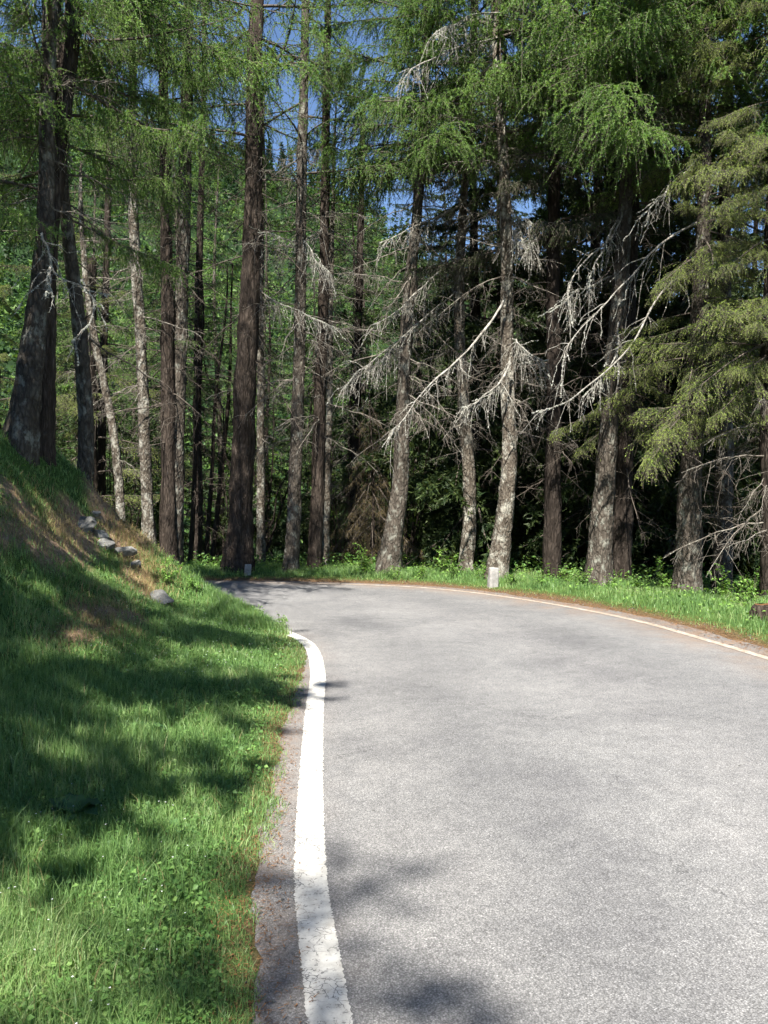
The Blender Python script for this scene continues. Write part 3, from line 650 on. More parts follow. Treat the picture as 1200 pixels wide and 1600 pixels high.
# long bare branches hung with lichen
for i, (tr, ba, pts, dep, w) in enumerate([
    (T13, B13, [(787, 470), (760, 507), (735, 535), (705, 562), (667, 597), (625, 650), (605, 677)], (0, -1.4), .030),
    (T13, B13, [(797, 560), (789, 578), (765, 615), (740, 632), (715, 640)], (0, -.9), .026),
    (T12, B12, [(724, 315), (685, 337), (640, 355), (592, 377)], (0, -1.2), .028),
    (T12, B12, [(718, 402), (675, 427), (642, 455), (605, 487), (572, 512)], (0, -1.4), .024),
    (T12, B12, [(719, 447), (662, 497), (602, 545), (565, 572)], (0, -1.0), .018),
    (T13, B13, [(792, 355), (812, 368), (827, 376), (837, 386)], (0, -.6), .016),
    (T13, B13, [(789, 322), (815, 338), (835, 350), (834, 378)], (0, -.7), .016),
    (T13, B13, [(800, 530), (815, 540), (835, 550), (860, 552)], (0, -.5), .016),
    (T15, B15, [(977, 312), (953, 359), (912, 397), (890, 438), (885, 470), (891, 497)], (0, -1.3), .018),
    (T15, B15, [(972, 338), (956, 362), (928, 416), (913, 447)], (0, -1.0), .014),
    (T17, B17, [(1097, 345), (1050, 370), (1016, 400), (991, 435), (956, 473), (915, 511), (877, 559), (868, 625)], (0, -.9), .020),
    (T17, B17, [(1092, 420), (1050, 445), (1013, 486), (985, 533), (947, 571), (893, 609), (843, 641)], (0, -1.1), .022),
    (T15, B15, [(966, 470), (962, 540), (931, 590), (905, 606)], (0, -1.2), .018),
    (T15, B15, [(960, 430), (909, 454), (872, 475)], (0, -1.0), .014),
    (T17, B17, [(1098, 240), (1054, 280), (1038, 305), (1007, 334)], (0, -1.0), .018),
    (T1, B1, [(68, 352), (56, 366), (60, 392), (66, 425), (69, 450), (74, 470)], (0, -.9), .013),
    (T1, B1, [(66, 405), (96, 428), (121, 445), (140, 470), (134, 495), (121, 519), (104, 536)], (0, -.9), .011),
    (T9, B9, [(507, 355), (480, 372), (450, 372), (412, 362)], (0, -.8), .016),
    (T8, B8, [(470, 378), (482, 387), (505, 425), (512, 440)], (0, -.9), .018),
    (T6, B6, [(395, 448), (450, 475), (530, 500)], (0, -.9), .014),
    (T11, B11, [(634, 520), (600, 560), (560, 575), (530, 600)], (0, -1.0), .014),
    (T13, B13, [(780, 60), (700, 85), (650, 100), (622, 125)], (0, -1.6), .020),
    (T13, B13, [(781, 20), (740, 20), (700, 40), (665, 70)], (0, -1.6), .018),
]):
    long_dead(tr, ba, pts, dep, w, twigs=18 if tr in (T15, T17) else 9 if tr is T1 else 40, seed=i, hang=(.06, .3) if tr is T1 else (.12, .6))

# bright boughs reaching into the light above the bank
for i, (tr, ba, x, y, dy, phi, sc) in enumerate([(T4, B4, 205, 70, 0, -.2, .75), (T4, B4, 204, 95, 0, .5, .8), (T4, B4, 205, 60, 0, -1.0, .8), (T5b, B5b, 294, 95, 0, -.5, .7),
        (T5b, B5b, 294, 110, 0, -2.3, .8), (T5b, B5b, 293, 150, 0, -1.3, .7), (T4, B4, 205, 130, 0, -2.2, .8), (T5, B5, 260, 105, 0, -1.6, .8), (T5, B5, 260, 90, 0, -2.8, .8)]):
    o = link('bough', T_LARCH[i % 6], tr); o.location = at(x, y, ba[1] + dy) - ba; o.scale = (sc * 1.2,) * 3; o.rotation_euler = (0, 0, phi)

for i, (x, y, phi, sc) in enumerate([(972, 600, -2.0, .34), (970, 640, -1.5, .36), (975, 585, -1.0, .32), (972, 655, -2.5, .36), (974, 620, -2.9, .4), (976, 560, -1.6, .34)]):
    o = link('bough', T_SPRUCE[i % 5], T16); o.location = at(x, y, B16[1]) - B16; o.scale = (sc * 1.6,) * 3; o.rotation_euler = (0, .2, phi)
make_tree('larch_tree', 'larch with dark drooping foliage hanging behind the joined pair of trunks', 'tree', [(306, 890, 16), (308, 700, 13), (311, 450, 11), (316, 200, 8), (318, 0, 6)], Y=21, height=17, barkm='bark_dark', kind='thin',
    live=(5.2, 4.2, 1.7, .6), dead=(1.5, 5, 14, .8), dead_t='dark', seed=70, flare=.2)
make_tree('larch_tree', 'larch draped with green hanging twigs left of the first sunlit trunk', 'tree', [(556, 890, 16), (557, 700, 13), (561, 450, 11), (566, 260, 8), (568, 160, 5)], Y=21.5, height=13, barkm='bark_dark', kind='thin',
    live=(3.6, 4.5, 1.7, .6), dead=(1.0, 4, 14, .8), dead_t='grey', seed=71, flare=.2)
make_tree('larch_tree', 'larch draped with green twigs behind the slim scaly trunk beside the bank', 'tree', [(158, 860, 14), (160, 650, 12), (166, 400, 10), (172, 150, 7)], Y=22, height=16, barkm='bark_dark', kind='thin',
    live=(5.0, 3.6, 1.8, .6), dead=(1.0, 5, 14, .8), dead_t='dark', seed=72, flare=.2)
# ---- thin saplings between the pair and the thickest larch
for i, (pp, lb) in enumerate([
    ([(297, 897, 8), (304, 760, 7), (310, 600, 5), (312, 480, 3)], 'thin dark sapling nearest the joined pair of trunks'),
    ([(312, 897, 8), (314, 760, 6), (311, 640, 5), (318, 500, 3)], 'thin dark sapling standing second from the joined pair'),
    ([(321, 899, 8), (331, 740, 6), (338, 620, 5), (352, 480, 3)], 'thin sapling leaning right in the middle of the sapling row'),
    ([(330, 897, 8), (345, 740, 7), (358, 600, 5), (362, 480, 3)], 'thin dark sapling nearest the thickest larch, leaning towards it')]):
    make_tree('sapling', lb, 'sapling', pp, 'thin saplings left of the thickest larch', Y=18.6 + .35 * i, height=7.2 + .4 * i, barkm='bark_dark', kind='thin', live=(4.2, 3, .9, .4), dead=(.8, 4.5, 16, .45), dead_t='dark', seed=30 + i, flare=.1, low=False)

# ---- background: dark spruces deep in the wood at the right, thin larches over the valley
PROTOS = {}
def stand(name, label, cat, group, spots, kind, hts, seed, size=(.85, 1.15)):
    r = np.random.default_rng(seed); protos = PROTOS.setdefault(kind, [])
    for v in range(0 if protos else 3):
        hh = hts[v]; n = 120 if kind == 'dark' else 46; items = []
        z = 1.2 if kind == 'dark' else hh * .42; ga = 0
        for i in range(n):
            f = i / n; zz = z + (hh - z) * f; ga += 2.4 + r.normal() * .3
            L = ((2.9 if kind == 'dark' else 2.0) * (1 - f) ** .8 + .4) * r.uniform(.7, 1.2)
            items.append((np.array((0, 0, zz)), ga, r.uniform(-.25, .15) + .3 * f, L / (2.4 if kind == 'dark' else 3.0)))
        mats = [M['twig'], M['spruce_dark']] if kind == 'dark' else [M['twig'], M['larch']]
        cm_ = join_boughs(items, G_SPRUCE_LOW if kind == 'dark' else G_LARCH_LOW, 'crown', mats)
        zz = np.linspace(-.5, hh, 14); path = np.stack([.08 * np.sin(zz * .6 + v), .08 * np.cos(zz * .5 + v), zz], 1)
        tm = trunk_mesh(path, np.linspace(.17 if kind == 'dark' else .12, .02, 14), seed + v, M['bark_dark' if kind == 'dark' else 'bark_grey'], .3, k=10, n=40)
        protos.append((tm, cm_))
    for i, (x, y) in enumerate(spots):
        tm, cm_ = protos[i % 3]
        root = tag(empty(name, (x, y, float(hgt(x, y)) - .05)), label, cat, group); root.rotation_euler = (0, 0, r.uniform(0, 6.28)); root.scale = (r.uniform(*size),) * 3
        link('trunk', tm, root); link('crown', cm_, root)
def scatter(n, fx, mind, seed, avoid=()):
    r = np.random.default_rng(seed); out = []; tries = 0
    while len(out) < n and tries < 20000:
        tries += 1; p = fx(r)
        if all(math.hypot(p[0] - q[0], p[1] - q[1]) > mind for q in list(out) + list(avoid)): out.append(p)
    return out
front = [tuple(b_[:2]) for b_ in (B11, B12, B13, B14, B15, B16, B17, B18, B19, B9, B8, B6)]
def fx_right(r):
    y = r.uniform(18.5, 60); a = r.uniform(.0, .62); return (a * y + .3, y)
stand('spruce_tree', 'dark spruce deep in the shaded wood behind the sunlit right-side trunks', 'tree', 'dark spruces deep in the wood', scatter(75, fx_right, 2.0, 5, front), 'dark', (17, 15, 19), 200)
def fx_mid(r):
    y = r.uniform(22, 46); a = r.uniform(-.46, -.02); return (a * y, y)
stand('larch_tree', 'thin distant larch on the slope below the road bend', 'tree', 'thin larches below the road', scatter(11, fx_mid, 3.4, 8, front), 'larch', (15, 17, 13), 210)
def fx_left(r):
    y = r.uniform(25, 62); a = r.uniform(-.50, .02); return (a * y, y)
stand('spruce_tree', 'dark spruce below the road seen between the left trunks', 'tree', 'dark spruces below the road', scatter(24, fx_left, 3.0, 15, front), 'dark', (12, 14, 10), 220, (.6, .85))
# spruces behind the photographer's left shoulder; their crowns shade the grass
for i, (x, y, s, lb) in enumerate([
    (-2.1, -5.85, .72, 'spruce behind the left shoulder whose tip shades the near line'),
    (-4.2, -.5, .90, 'dense spruce on the near bank shading the lower grass'),
    (-5.2, 1.3, .50, 'spruce on the near bank shading the middle of the slope'),
    (-5.8, 5.3, .74, 'spruce highest on the near bank shading the bank crest'),
    (-4.2, -2.9, .70, 'spruce between the two lower ones on the near bank')]):
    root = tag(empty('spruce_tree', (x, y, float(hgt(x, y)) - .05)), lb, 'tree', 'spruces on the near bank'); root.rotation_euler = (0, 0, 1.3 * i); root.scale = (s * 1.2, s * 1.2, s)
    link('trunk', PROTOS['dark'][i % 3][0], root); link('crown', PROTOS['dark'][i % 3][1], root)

for i, (x, y, hh, lb) in enumerate([(-9.2, 19.5, 14, 'yellow-green spruce behind the stout grey larch at the left margin'), (-7.6, 21.5, 9, 'smaller yellow-green spruce seen left of the leaning trunk')]):
    make_tree('spruce_tree', lb, 'tree', None, base=np.array((x, y, float(hgt(x, y)))), stem=[(0, 0, 0, .2), (0, 0, 4, .16), (.05, 0, 8, .1)], height=hh, barkm='bark_dark', kind='spruce', live=(1.2, 4, 2.5, .7), dead=(.8, 2, 4, .8), dead_t='dark', seed=60 + i)
# brown drooping young spruce between the slim larch and the first sunlit trunk
def brown(px, Y, hh, sc, lb, seed):
    r = np.random.default_rng(seed); b_ = at(*px, Y); b_[2] = hgt(b_[0], b_[1]); root = tag(empty('young_spruce', b_), lb, 'tree')
    zz = np.linspace(-.2, hh, 10); link('trunk', trunk_mesh(np.stack([.05 * np.sin(zz), 0 * zz, zz], 1), np.linspace(.06, .012, 10), seed, M['bark_dark'], .2, k=8, n=30), root)
    crown = empty('crown', (0, 0, 0)); crown.parent = root
    for i in range(34):
        z = .9 + (hh - .9) * (i / 34); o = link('bough', T_BROWN[i % 2], crown); o.location = (0, 0, z); s = sc * (1.05 - .75 * i / 34) * r.uniform(.7, 1.15); o.scale = (s,) * 3
        o.rotation_euler = Matrix(rotm(i * 2.4, r.uniform(-.7, -.2)).tolist()).to_euler()
brown((580, 905), 19.2, 4.0, .62, 'brownish drooping young spruce left of the first sunlit trunk', 81)
brown((555, 905), 20.5, 3.2, .5, 'smaller brown drooping spruce behind the brownish one', 82)

# ------------------------------------------------------------------ broad-leaved young trees and verge shrubs
def bush_geo(seed, hh, wid, nstem, per, leaf):
    r = np.random.default_rng(seed); g = Geo(); a = r.uniform(0, 6.28, nstem); rr = r.uniform(.15, 1, nstem) * wid
    o = np.zeros((nstem, 3)); o[:, :2] = r.normal(size=(nstem, 2)) * wid * .06; o[:, 2] = -.05
    d = unit(np.stack([np.cos(a) * rr, np.sin(a) * rr, np.full(nstem, hh)], 1)); L = hh * r.uniform(.55, 1.1, nstem)
    ST = arc(o, d, L, r.uniform(.0, .15, nstem), 7, r, .05); rad = np.linspace(.007, .003, 7) * max(1, hh ** .8)
    g.add(*tubes(ST, rad[None].repeat(nstem, 0), 4), m=0)
    o1, d1, t1 = sample(ST, 10, r); k = t1 > .25; o1, d1 = o1[k], d1[k]; B = len(o1)
    TW = arc(o1, unit(d1 * .5 + r.normal(size=(B, 3)) * .7), r.uniform(.12, .35, B) * max(.6, hh * .32), r.uniform(0, .4, B), 4, r, .05)
    g.add(*tubes(TW, np.full((B, 4), .0025 * max(1, hh * .4)), 3), m=0)
    lo, ld, _ = sample(TW, per, r); n = len(lo)
    D = unit(ld * .6 + r.normal(size=(n, 3)) * np.array((.8, .8, .35)) + np.array((0, 0, -.1))); N = unit(r.normal(size=(n, 3)) * .45 + np.array((0, 0, 1.0))); ln = r.uniform(.6, 1.25, n) * leaf
    V, Fc = leaves(lo, D, N, ln, ln * .62)
    g.add(V, Fc, m=1, tone=r.uniform(0, 1, n).repeat(5))
    return g
def parts(g, stem_name, leaf_name, leaf_mat, stem_mat):
    """split a bush into its stems and its leaves"""
    gs, gl = Geo(), Geo(); n0 = 0
    for V, Fc, m_, A in zip(g.V, g.F, g.M, g.A):
        (gl if m_ else gs).add(V, Fc - n0, 0, A); n0 += len(V)
    return gs.mesh(stem_name, [stem_mat]), gl.mesh(leaf_name, [leaf_mat], attr=True)
YB = [parts(bush_geo(300 + i, 4.5 + .8 * i, 1.3, 7, 22, .055), 'trunk', 'crown', M['broadleaf'], M['bark_dark']) for i in range(3)]
def fx_yb(r):
    y = r.uniform(19.6, 34); a = r.uniform(-.40, .06); return (a * y, y)
for i, (x, y) in enumerate(scatter(20, fx_yb, 1.7, 12, front)):
    root = tag(empty('young_tree', (x, y, float(hgt(x, y)))), 'leafy light green young tree on the slope behind the road', 'tree', 'young broad-leaved trees below the road')
    root.rotation_euler = (0, 0, i * 1.7); root.scale = (.75 + .05 * (i % 7),) * 3
    link('trunk', YB[i % 3][0], root); link('crown', YB[i % 3][1], root)
VB = [parts(bush_geo(320 + i, .62, .36, 7, 7, .06), 'stem', 'leaves', M['verge_leaf'], M['twig']) for i in range(4)]
for i, (x, y, s, lb) in enumerate([
    (735, 893, 1.25, 'leafy green shrub at the foot of the slim wavy larch'), (688, 899, 1.05, 'low shrub between the first and middle sunlit trunks'), (655, 904, .6, 'small weed clump right of the wide larch foot'),
    (570, 898, .95, 'bright green shrub below the brown young spruce'), (620, 905, .5, 'little leafy clump against the wide larch foot'), (712, 905, .6, 'small clump just left of the slim wavy larch'),
    (757, 905, .65, 'clump squeezed between the slim larch and the scaly larch'), (800, 914, .5, 'low clump right of the white marker stone'), (887, 915, .6, 'clump at the foot of the nearly black trunk'),
    (912, 918, .65, 'clump left of the thick larch foot'), (1000, 925, .6, 'clump right of the dark spruce foot'), (1038, 922, .8, 'bushy weed in front of the broad spruce, left side'),
    (1068, 920, 1.15, 'tall leafy shrub in front of the broad spruce trunk'), (1098, 925, .7, 'shrub just right of the broad spruce trunk'), (1143, 915, 1.75, 'tallest light green shrub on the right verge'),
    (1130, 935, .8, 'low shrub under the tallest verge shrub'), (1170, 945, .8, 'low bush left of the stump'), (1192, 925, .9, 'shrub at the right margin above the stump'), (960, 922, .5, 'small clump in front of the dark spruce'),
    (845, 916, .5, 'little clump left of the nearly black trunk')]):
    q = hit(x, y); root = tag(empty('leafy_shrub', q), lb, 'shrub', 'shrubs along the outer verge'); root.rotation_euler = (0, 0, i * 2.1); root.scale = (s, s, s * 1.08)
    link('stem', VB[i % 4][0], root); link('leaves', VB[i % 4][1], root)
for i, (x, y, s, lb) in enumerate([(440, 985, .38, 'leafy clump at the grass edge where the inner line disappears'), (400, 968, .34, 'leafy clump nearest the shaded road'), (305, 925, .5, 'light green clump where the bank meets the road'), (262, 915, .6, 'clump at the foot of the joined trunks')]):
    q = hit(x, y); root = tag(empty('leafy_shrub', q), lb, 'shrub', 'clumps on the inner verge'); root.rotation_euler = (0, 0, i * 1.3); root.scale = (s,) * 3
    link('stem', VB[i % 4][0], root); link('leaves', VB[i % 4][1], root)

# undergrowth of the shaded forest floor
def floor_growth():
    r = np.random.default_rng(77); n = 3200; y = r.uniform(15, 34, n); x = r.uniform(-.42, .6, n) * y
    d = bil(d_out, x, y); k = d > 1.3; x, y = x[k], y[k]; n = len(x); z = hgt(x, y)
    g = Geo(); o = np.stack([x, y, z], 1).repeat(9, 0) + r.normal(size=(n * 9, 3)) * np.array((.16, .16, .0)); o[:, 2] += r.uniform(.02, .45, n * 9) ** 1.4
    D = unit(r.normal(size=o.shape) * np.array((1, 1, .4))); N = unit(r.normal(size=o.shape) * .4 + np.array((0, 0, 1.0))); ln = r.uniform(.05, .13, len(o))
    V, Fc = leaves(o, D, N, ln, ln * .5); g.add(V, Fc, 0, r.uniform(0, 1, len(o)).repeat(5))
    tag(link('undergrowth', g.mesh('undergrowth', [M['weed']], attr=True)), 'low leafy undergrowth on the forest floor', 'undergrowth', kind='stuff')
floor_growth()

# ------------------------------------------------------------------ wood on the far hillside
def far_wood():
    r = np.random.default_rng(11); n = 2400
    rad = 55 + (345 - 55) * r.uniform(0, 1, n) ** .75; a = r.uniform(-.72, .62, n); ang = np.arctan(a); x = rad * np.sin(ang); y = rad * np.cos(ang); z = hgt(x, y)
    con = r.uniform(size=n) < .55; hh = np.where(con, r.uniform(9, 17, n), r.uniform(5, 10, n)); wd = np.where(con, hh * r.uniform(.13, .19, n), hh * r.uniform(.28, .4, n))
    m = 112; t = r.uniform(.05, 1, (n, m)); ph = r.uniform(0, 6.28, (n, m))
    prof = np.where(con[:, None], (1 - t) ** .85, np.sqrt(np.clip(1 - (2 * t - 1.05) ** 2, 0.02, 1)))
    q = wd[:, None] * prof * r.uniform(.35, 1.05, (n, m))
    P = np.stack([x[:, None] + q * np.cos(ph), y[:, None] + q * np.sin(ph), z[:, None] + hh[:, None] * t], -1).reshape(-1, 3)
    D = unit(np.stack([np.cos(ph), np.sin(ph), np.where(con[:, None], -.35, .2) + 0 * ph], -1).reshape(-1, 3) + r.normal(size=P.shape) * .5)
    ln = (r.uniform(.5, 1.1, (n, m)) * (.45 + rad / 330)[:, None]).ravel() * .9
    V, Fc = slivers(P, D, ln, ln * .75, r)
    tone = np.clip(np.where(con, r.uniform(-.5, .55, n), r.uniform(.5, 1.3, n))[:, None] + r.normal(size=(n, m)) * .1, -.8, 1.5).ravel().repeat(3)
    g = Geo().add(V, Fc, 0, tone)
    tag(link('far_wood', g.mesh('far_wood', [M['far_leaf']], attr=True)), 'sunlit mixed wood covering the far hillside', 'wood', kind='stuff')
far_wood()

# ------------------------------------------------------------------ rocks, marker stones, stump
def rock(x, y, w, asp, lb, seed, group='grey rocks on the bare bank', rz=0):
    import bmesh
    r = np.random.default_rng(seed); q = hit(x, y); s = 1.25 * w * q[1] / F_PX
    bm = bmesh.new(); bmesh.ops.create_icosphere(bm, subdivisions=3, radius=.5)
    V = np.array([v.co for v in bm.verts])
    for _ in range(12):
        nn = unit(r.normal(size=(1, 3)))[0]; c = r.uniform(.14, .34); d = V @ nn; V = V - np.maximum(d - c, 0)[:, None] * nn * .92
    V += .02 * np.sin(V[:, [1, 2, 0]] * 17 + seed) + .008 * r.normal(size=V.shape)
    V *= np.array(asp) * s * 1.5
    for v, c in zip(bm.verts, V): v.co = c
    me = bpy.data.meshes.new('rock'); bm.to_mesh(me); bm.free(); me.materials.append(M['rock'])
    o = link('rock', me); o.location = q + np.array((0, 0, s * asp[2] * .12)); o.rotation_euler = (.2, .15, rz); tag(o, lb, 'rock', group)
for i, a in enumerate([
    (130, 826, 24, (1.1, .8, .8), 'pale blocky rock at the top of the bare patch'), (153, 838, 20, (1, .7, .7), 'dark split rock below the pale blocky one'),
    (163, 856, 24, (1.2, .8, .6), 'flat dark slab in the middle of the rock line'), (187, 866, 24, (1.3, .7, .5), 'tilted long slab below the dark slab'),
    (210, 886, 20, (1.1, .8, .6), 'squarish dark rock at the lower end of the rock line'), (246, 938, 28, (1.3, .9, .55), 'broad flat pale rock in the grass near the road'),
    (149, 803, 12, (1.1, .9, .7), 'small pale stone above the rock line'), (172, 846, 13, (1, 1, .6), 'small stone wedged between the dark slabs'), (168, 923, 10, (1, 1, .7), 'small dark stone in the worn patch of grass')]):
    rock(*a, seed=400 + i, rz=i * 1.1)

def marker(x, y, w, hpx, lb):
    import bmesh
    q = hit(x, y); wd = w * q[1] / F_PX; hh = hpx * q[1] / F_PX
    bm = bmesh.new(); bmesh.ops.create_cube(bm, size=1.0)
    for v in bm.verts: v.co.x *= wd; v.co.y *= wd * .8; v.co.z = (v.co.z + .5) * (hh + .12) - .12; 
    for v in bm.verts:
        if v.co.z > 0: v.co.x *= .90; v.co.y *= .88
    bmesh.ops.bevel(bm, geom=bm.edges[:], offset=wd * .16, segments=3, affect='EDGES', profile=.6)
    bmesh.ops.subdivide_edges(bm, edges=[e for e in bm.edges if e.calc_length() > .08], cuts=3, use_grid_fill=True)
    r = np.random.default_rng(int(x))
    for v in bm.verts: v.co += Vector(r.normal(size=3) * .003)
    me = bpy.data.meshes.new('marker_stone'); bm.to_mesh(me); bm.free(); me.materials.append(M['stone'])
    for p in me.polygons: p.use_smooth = True
    o = link('marker_stone', me); o.location = q; o.rotation_euler = (.03, .04, .25); tag(o, lb, 'marker stone', 'marker stones along the outer verge')
marker(770, 917, 16, 30, 'white marker stone in front of the scaly curved larch')
marker(387, 899, 11, 17, 'small white marker stone at the foot of the thickest larch')

q = hit(1193, 968); r = np.random.default_rng(5)
zz = np.array([-.1, .0, .08, .16, .19]); st = trunk_mesh(np.stack([0 * zz, 0 * zz, zz], 1), np.array([.17, .16, .14, .13, .10]), 9, M['bark_brown'], .2, k=16, n=14, rough=.05)
root = tag(empty('tree_stump', q), 'low rotten reddish stump in the verge grass at the right margin', 'stump'); link('trunk', st, root)
g = Geo(); a = np.arange(16) * PI / 8; g.add(np.vstack([[(0, 0, .185)], np.stack([.105 * np.cos(a), .105 * np.sin(a), .188 + .01 * np.sin(a * 3)], 1)]), np.stack([np.zeros(16, int), 1 + np.arange(16), 1 + (np.arange(16) + 1) % 16], 1))
link('cut_face', g.mesh('cut_face', [M['litter']]), root)

# dock plant with large leaves in the shaded grass
def dock(x, y, s, lb, seed, cnt=7):
    r = np.random.default_rng(seed); q = hit(x, y); root = tag(empty('dock_plant', q), lb, 'plant', 'broad-leaved plants in the grass')
    for i in range(cnt):
        a = i * 2.4 + r.normal() * .2; L = r.uniform(.12, .22) * s; n = 9; t = np.linspace(0, 1, n)
        w = L * .30 * np.sin(PI * np.clip(t * 1.02, 0, 1) ** .75) * (1 + .1 * np.sin(t * 20 + i)); el = r.uniform(.3, 1.0)
        ax = np.stack([L * t * math.cos(el) * .95 + .02, 0 * t, .03 + L * (math.sin(el) * t - .45 * t ** 2)], 1)
        wv = .03 * L * np.sin(t * 14)
        V = np.stack([ax + np.stack([0 * t, -w, w * .3 + wv], 1), ax, ax + np.stack([0 * t, w, w * .3 - wv], 1)], 1).reshape(-1, 3)
        k = np.arange(n - 1) * 3; Fq = np.concatenate([np.stack([k, k + 1, k + 4, k + 3], 1), np.stack([k + 1, k + 2, k + 5, k + 4], 1)])
        o = link('leaf', Geo().add(V, Fq, 0, r.uniform()).mesh('leaf', [M['dock']], smooth=True, attr=True), root); o.rotation_euler = (0, 0, a)
dock(112, 1285, 1.0, 'dock plant with large drooping leaves in the shaded grass', 21, 8)
dock(285, 1310, .45, 'small broad-leaved plant in the lit gap beside the road', 22, 5)
dock(235, 1145, .55, 'small broad-leaved plant at the edge of the shade', 23, 6)

# ------------------------------------------------------------------ grass, weeds, flowers, needle litter
def blades(name, x, y, ht, wd, material, r, lean=.5, tone=None):
    n = len(x); z = hgt(x, y) - .006; a = r.uniform(0, 6.28, n); b = r.uniform(0, 6.28, n)
    S = np.stack([np.cos(a), np.sin(a), 0 * a], 1) * wd[:, None] * .5; ln = np.abs(r.normal(size=n)) * lean
    B = np.stack([np.cos(b) * ln, np.sin(b) * ln, 0 * b], 1) * ht[:, None]
    o = np.stack([x, y, z], 1); up = np.array((0, 0, 1.0)) * ht[:, None]
    m1 = o + up * .55 + B * .28; tip = o + up * (1 - .25 * np.minimum(ln, 1.3) ** 2)[:, None] + B
    V = np.stack([o - S, o + S, m1 + S * .8, m1 - S * .8, tip], 1).reshape(-1, 3); k = np.arange(n)[:, None] * 5
    F4 = (k + np.array([[0, 1, 2, 3]])); F3 = (k + np.array([[3, 2, 4]]))
    tn = (r.uniform(0, 1, n) if tone is None else tone).repeat(5)
    g = Geo(); g.add(V, F4, 0, tn); g.F.append(F3); g.M.append(0)
    return g
def spots_left(n, r, p=1.0):
    """points on the bank, thinner with distance"""
    y = 1.9 + (12.6 - 1.9) * r.uniform(0, 1, n * 2) ** 1.5; x = -(.1 + r.uniform(0, 1, n * 2) ** p * .52) * y - .25 + .3
    d = bil(d_in, x, y) + .07 * wob(x, y, 5, 1); s = bil(soil, x, y)
    k = (d > -.035) & (r.uniform(size=2 * n) > s * .86)
    return x[k][:n], y[k][:n], d[k][:n]
r = np.random.default_rng(31)
x, y, d = spots_left(135000, r)
tall = .5 + .5 * np.clip(wob(x, y, 2.6, 1) + .2, -1, 1); edge = sstep(.0, .5, d)
ht = (.035 + .055 * tall + .07 * r.uniform(size=len(x)) ** 3 + .05 * np.clip(wob(x, y, 8, 2) - .35, 0, 1)) * (.45 + .55 * edge) * (1 - .22 * sstep(5.5, 8, y)); wd = np.interp(y, [2, 5, 12], [.0030, .0046, .0085]) * r.uniform(.7, 1.3, len(x))
g = blades('grass', x, y, ht, wd, M['grass'], r, .55); grass_me = g.mesh('bank_grass', [M['grass']], attr=True)
tag(link('grass', grass_me), 'green grass on the inner bank and verge', 'grass', kind='stuff')
x, y, d = spots_left(1100, r); ht = r.uniform(.08, .18, len(x)) * (.5 + .5 * sstep(0, .4, d)); wd = np.interp(y, [2, 12], [.0015, .005])
tag(link('dry_grass', blades('dry', x, y, ht, wd, M['straw'], r, .9).mesh('dry_grass', [M['straw']], attr=True)), 'dry straw stalks in the bank grass', 'dry grass', kind='stuff')
i = r.integers(CORNER - 8, CORNER + 60, 9000); w = r.uniform(-.02, .5, 9000); p = INNER[i] + NI[i] * (SH_IN[i] + w[:, None]) + r.normal(size=(9000, 2)) * .03
tag(link('grass', blades('g', p[:, 0], p[:, 1], r.uniform(.07, .17, 9000), r.uniform(.006, .010, 9000), M['grass'], r, .5).mesh('corner_grass', [M['grass']], attr=True)), 'taller grass on the inside corner of the bend', 'grass', kind='stuff')
# dry tussocks round the bare patches
qs = [hit(a, b) for a, b in [(70, 815), (30, 822), (100, 825), (195, 838), (215, 870), (228, 890), (160, 940), (145, 970), (175, 985), (205, 840), (180, 800), (110, 1000), (225, 920), (240, 905)]]
xx = np.concatenate([q[0] + r.normal(size=700) * .17 for q in qs]); yy = np.concatenate([q[1] + r.normal(size=700) * .26 for q in qs])
tag(link('dry_grass', blades('dry', xx, yy, r.uniform(.03, .13, len(xx)), np.full(len(xx), .005), M['straw'], r, 1.1).mesh('dry_tussocks', [M['straw']], attr=True)), 'straw-coloured tussocks round the bare soil', 'dry grass', kind='stuff')
# outer verge
ro_ = resample(OUTER[OUTER[:, 1] > 3], 400)
def spots_right(n, r, lo, hi):
    nn = normals(ro_); i = r.integers(0, 399, n); w = lo + (hi - lo) * r.uniform(size=n) ** .8
    p = ro_[i] - nn[i] * (SH_OUT + w)[:, None] + r.normal(size=(n, 2)) * .04
    k = (p[:, 1] > 5) & (p[:, 0] > -7); return p[k, 0], p[k, 1], w[k]
x, y, w = spots_right(90000, r, .12, 2.3); ht = (.05 + .08 * r.uniform(size=len(x))) * (.35 + .65 * sstep(.1, .7, w)) * (1 + .5 * np.clip(wob(x, y, 3, 2), 0, 1)); wd = r.uniform(.006, .012, len(x))
tag(link('grass', blades('g', x, y, ht, wd, M['grass'], r, .5).mesh('verge_grass', [M['grass']], attr=True)), 'grass strip along the outer verge', 'grass', kind='stuff')
x, y, w = spots_right(9000, r, .5, 2.6); n = len(x); o = np.stack([x, y, hgt(x, y) + r.uniform(.03, .16, n)], 1)
ln = r.uniform(.03, .075, n); V, Fc = leaves(o, unit(r.normal(size=(n, 3)) * np.array((1, 1, .3))), unit(r.normal(size=(n, 3)) * .5 + np.array((0, 0, 1.0))), ln, ln * .6)
tag(link('weeds', Geo().add(V, Fc, 0, r.uniform(0, 1, n).repeat(5)).mesh('verge_weeds', [M['verge_leaf']], attr=True)), 'leafy weeds in the outer verge grass', 'weeds', kind='stuff')
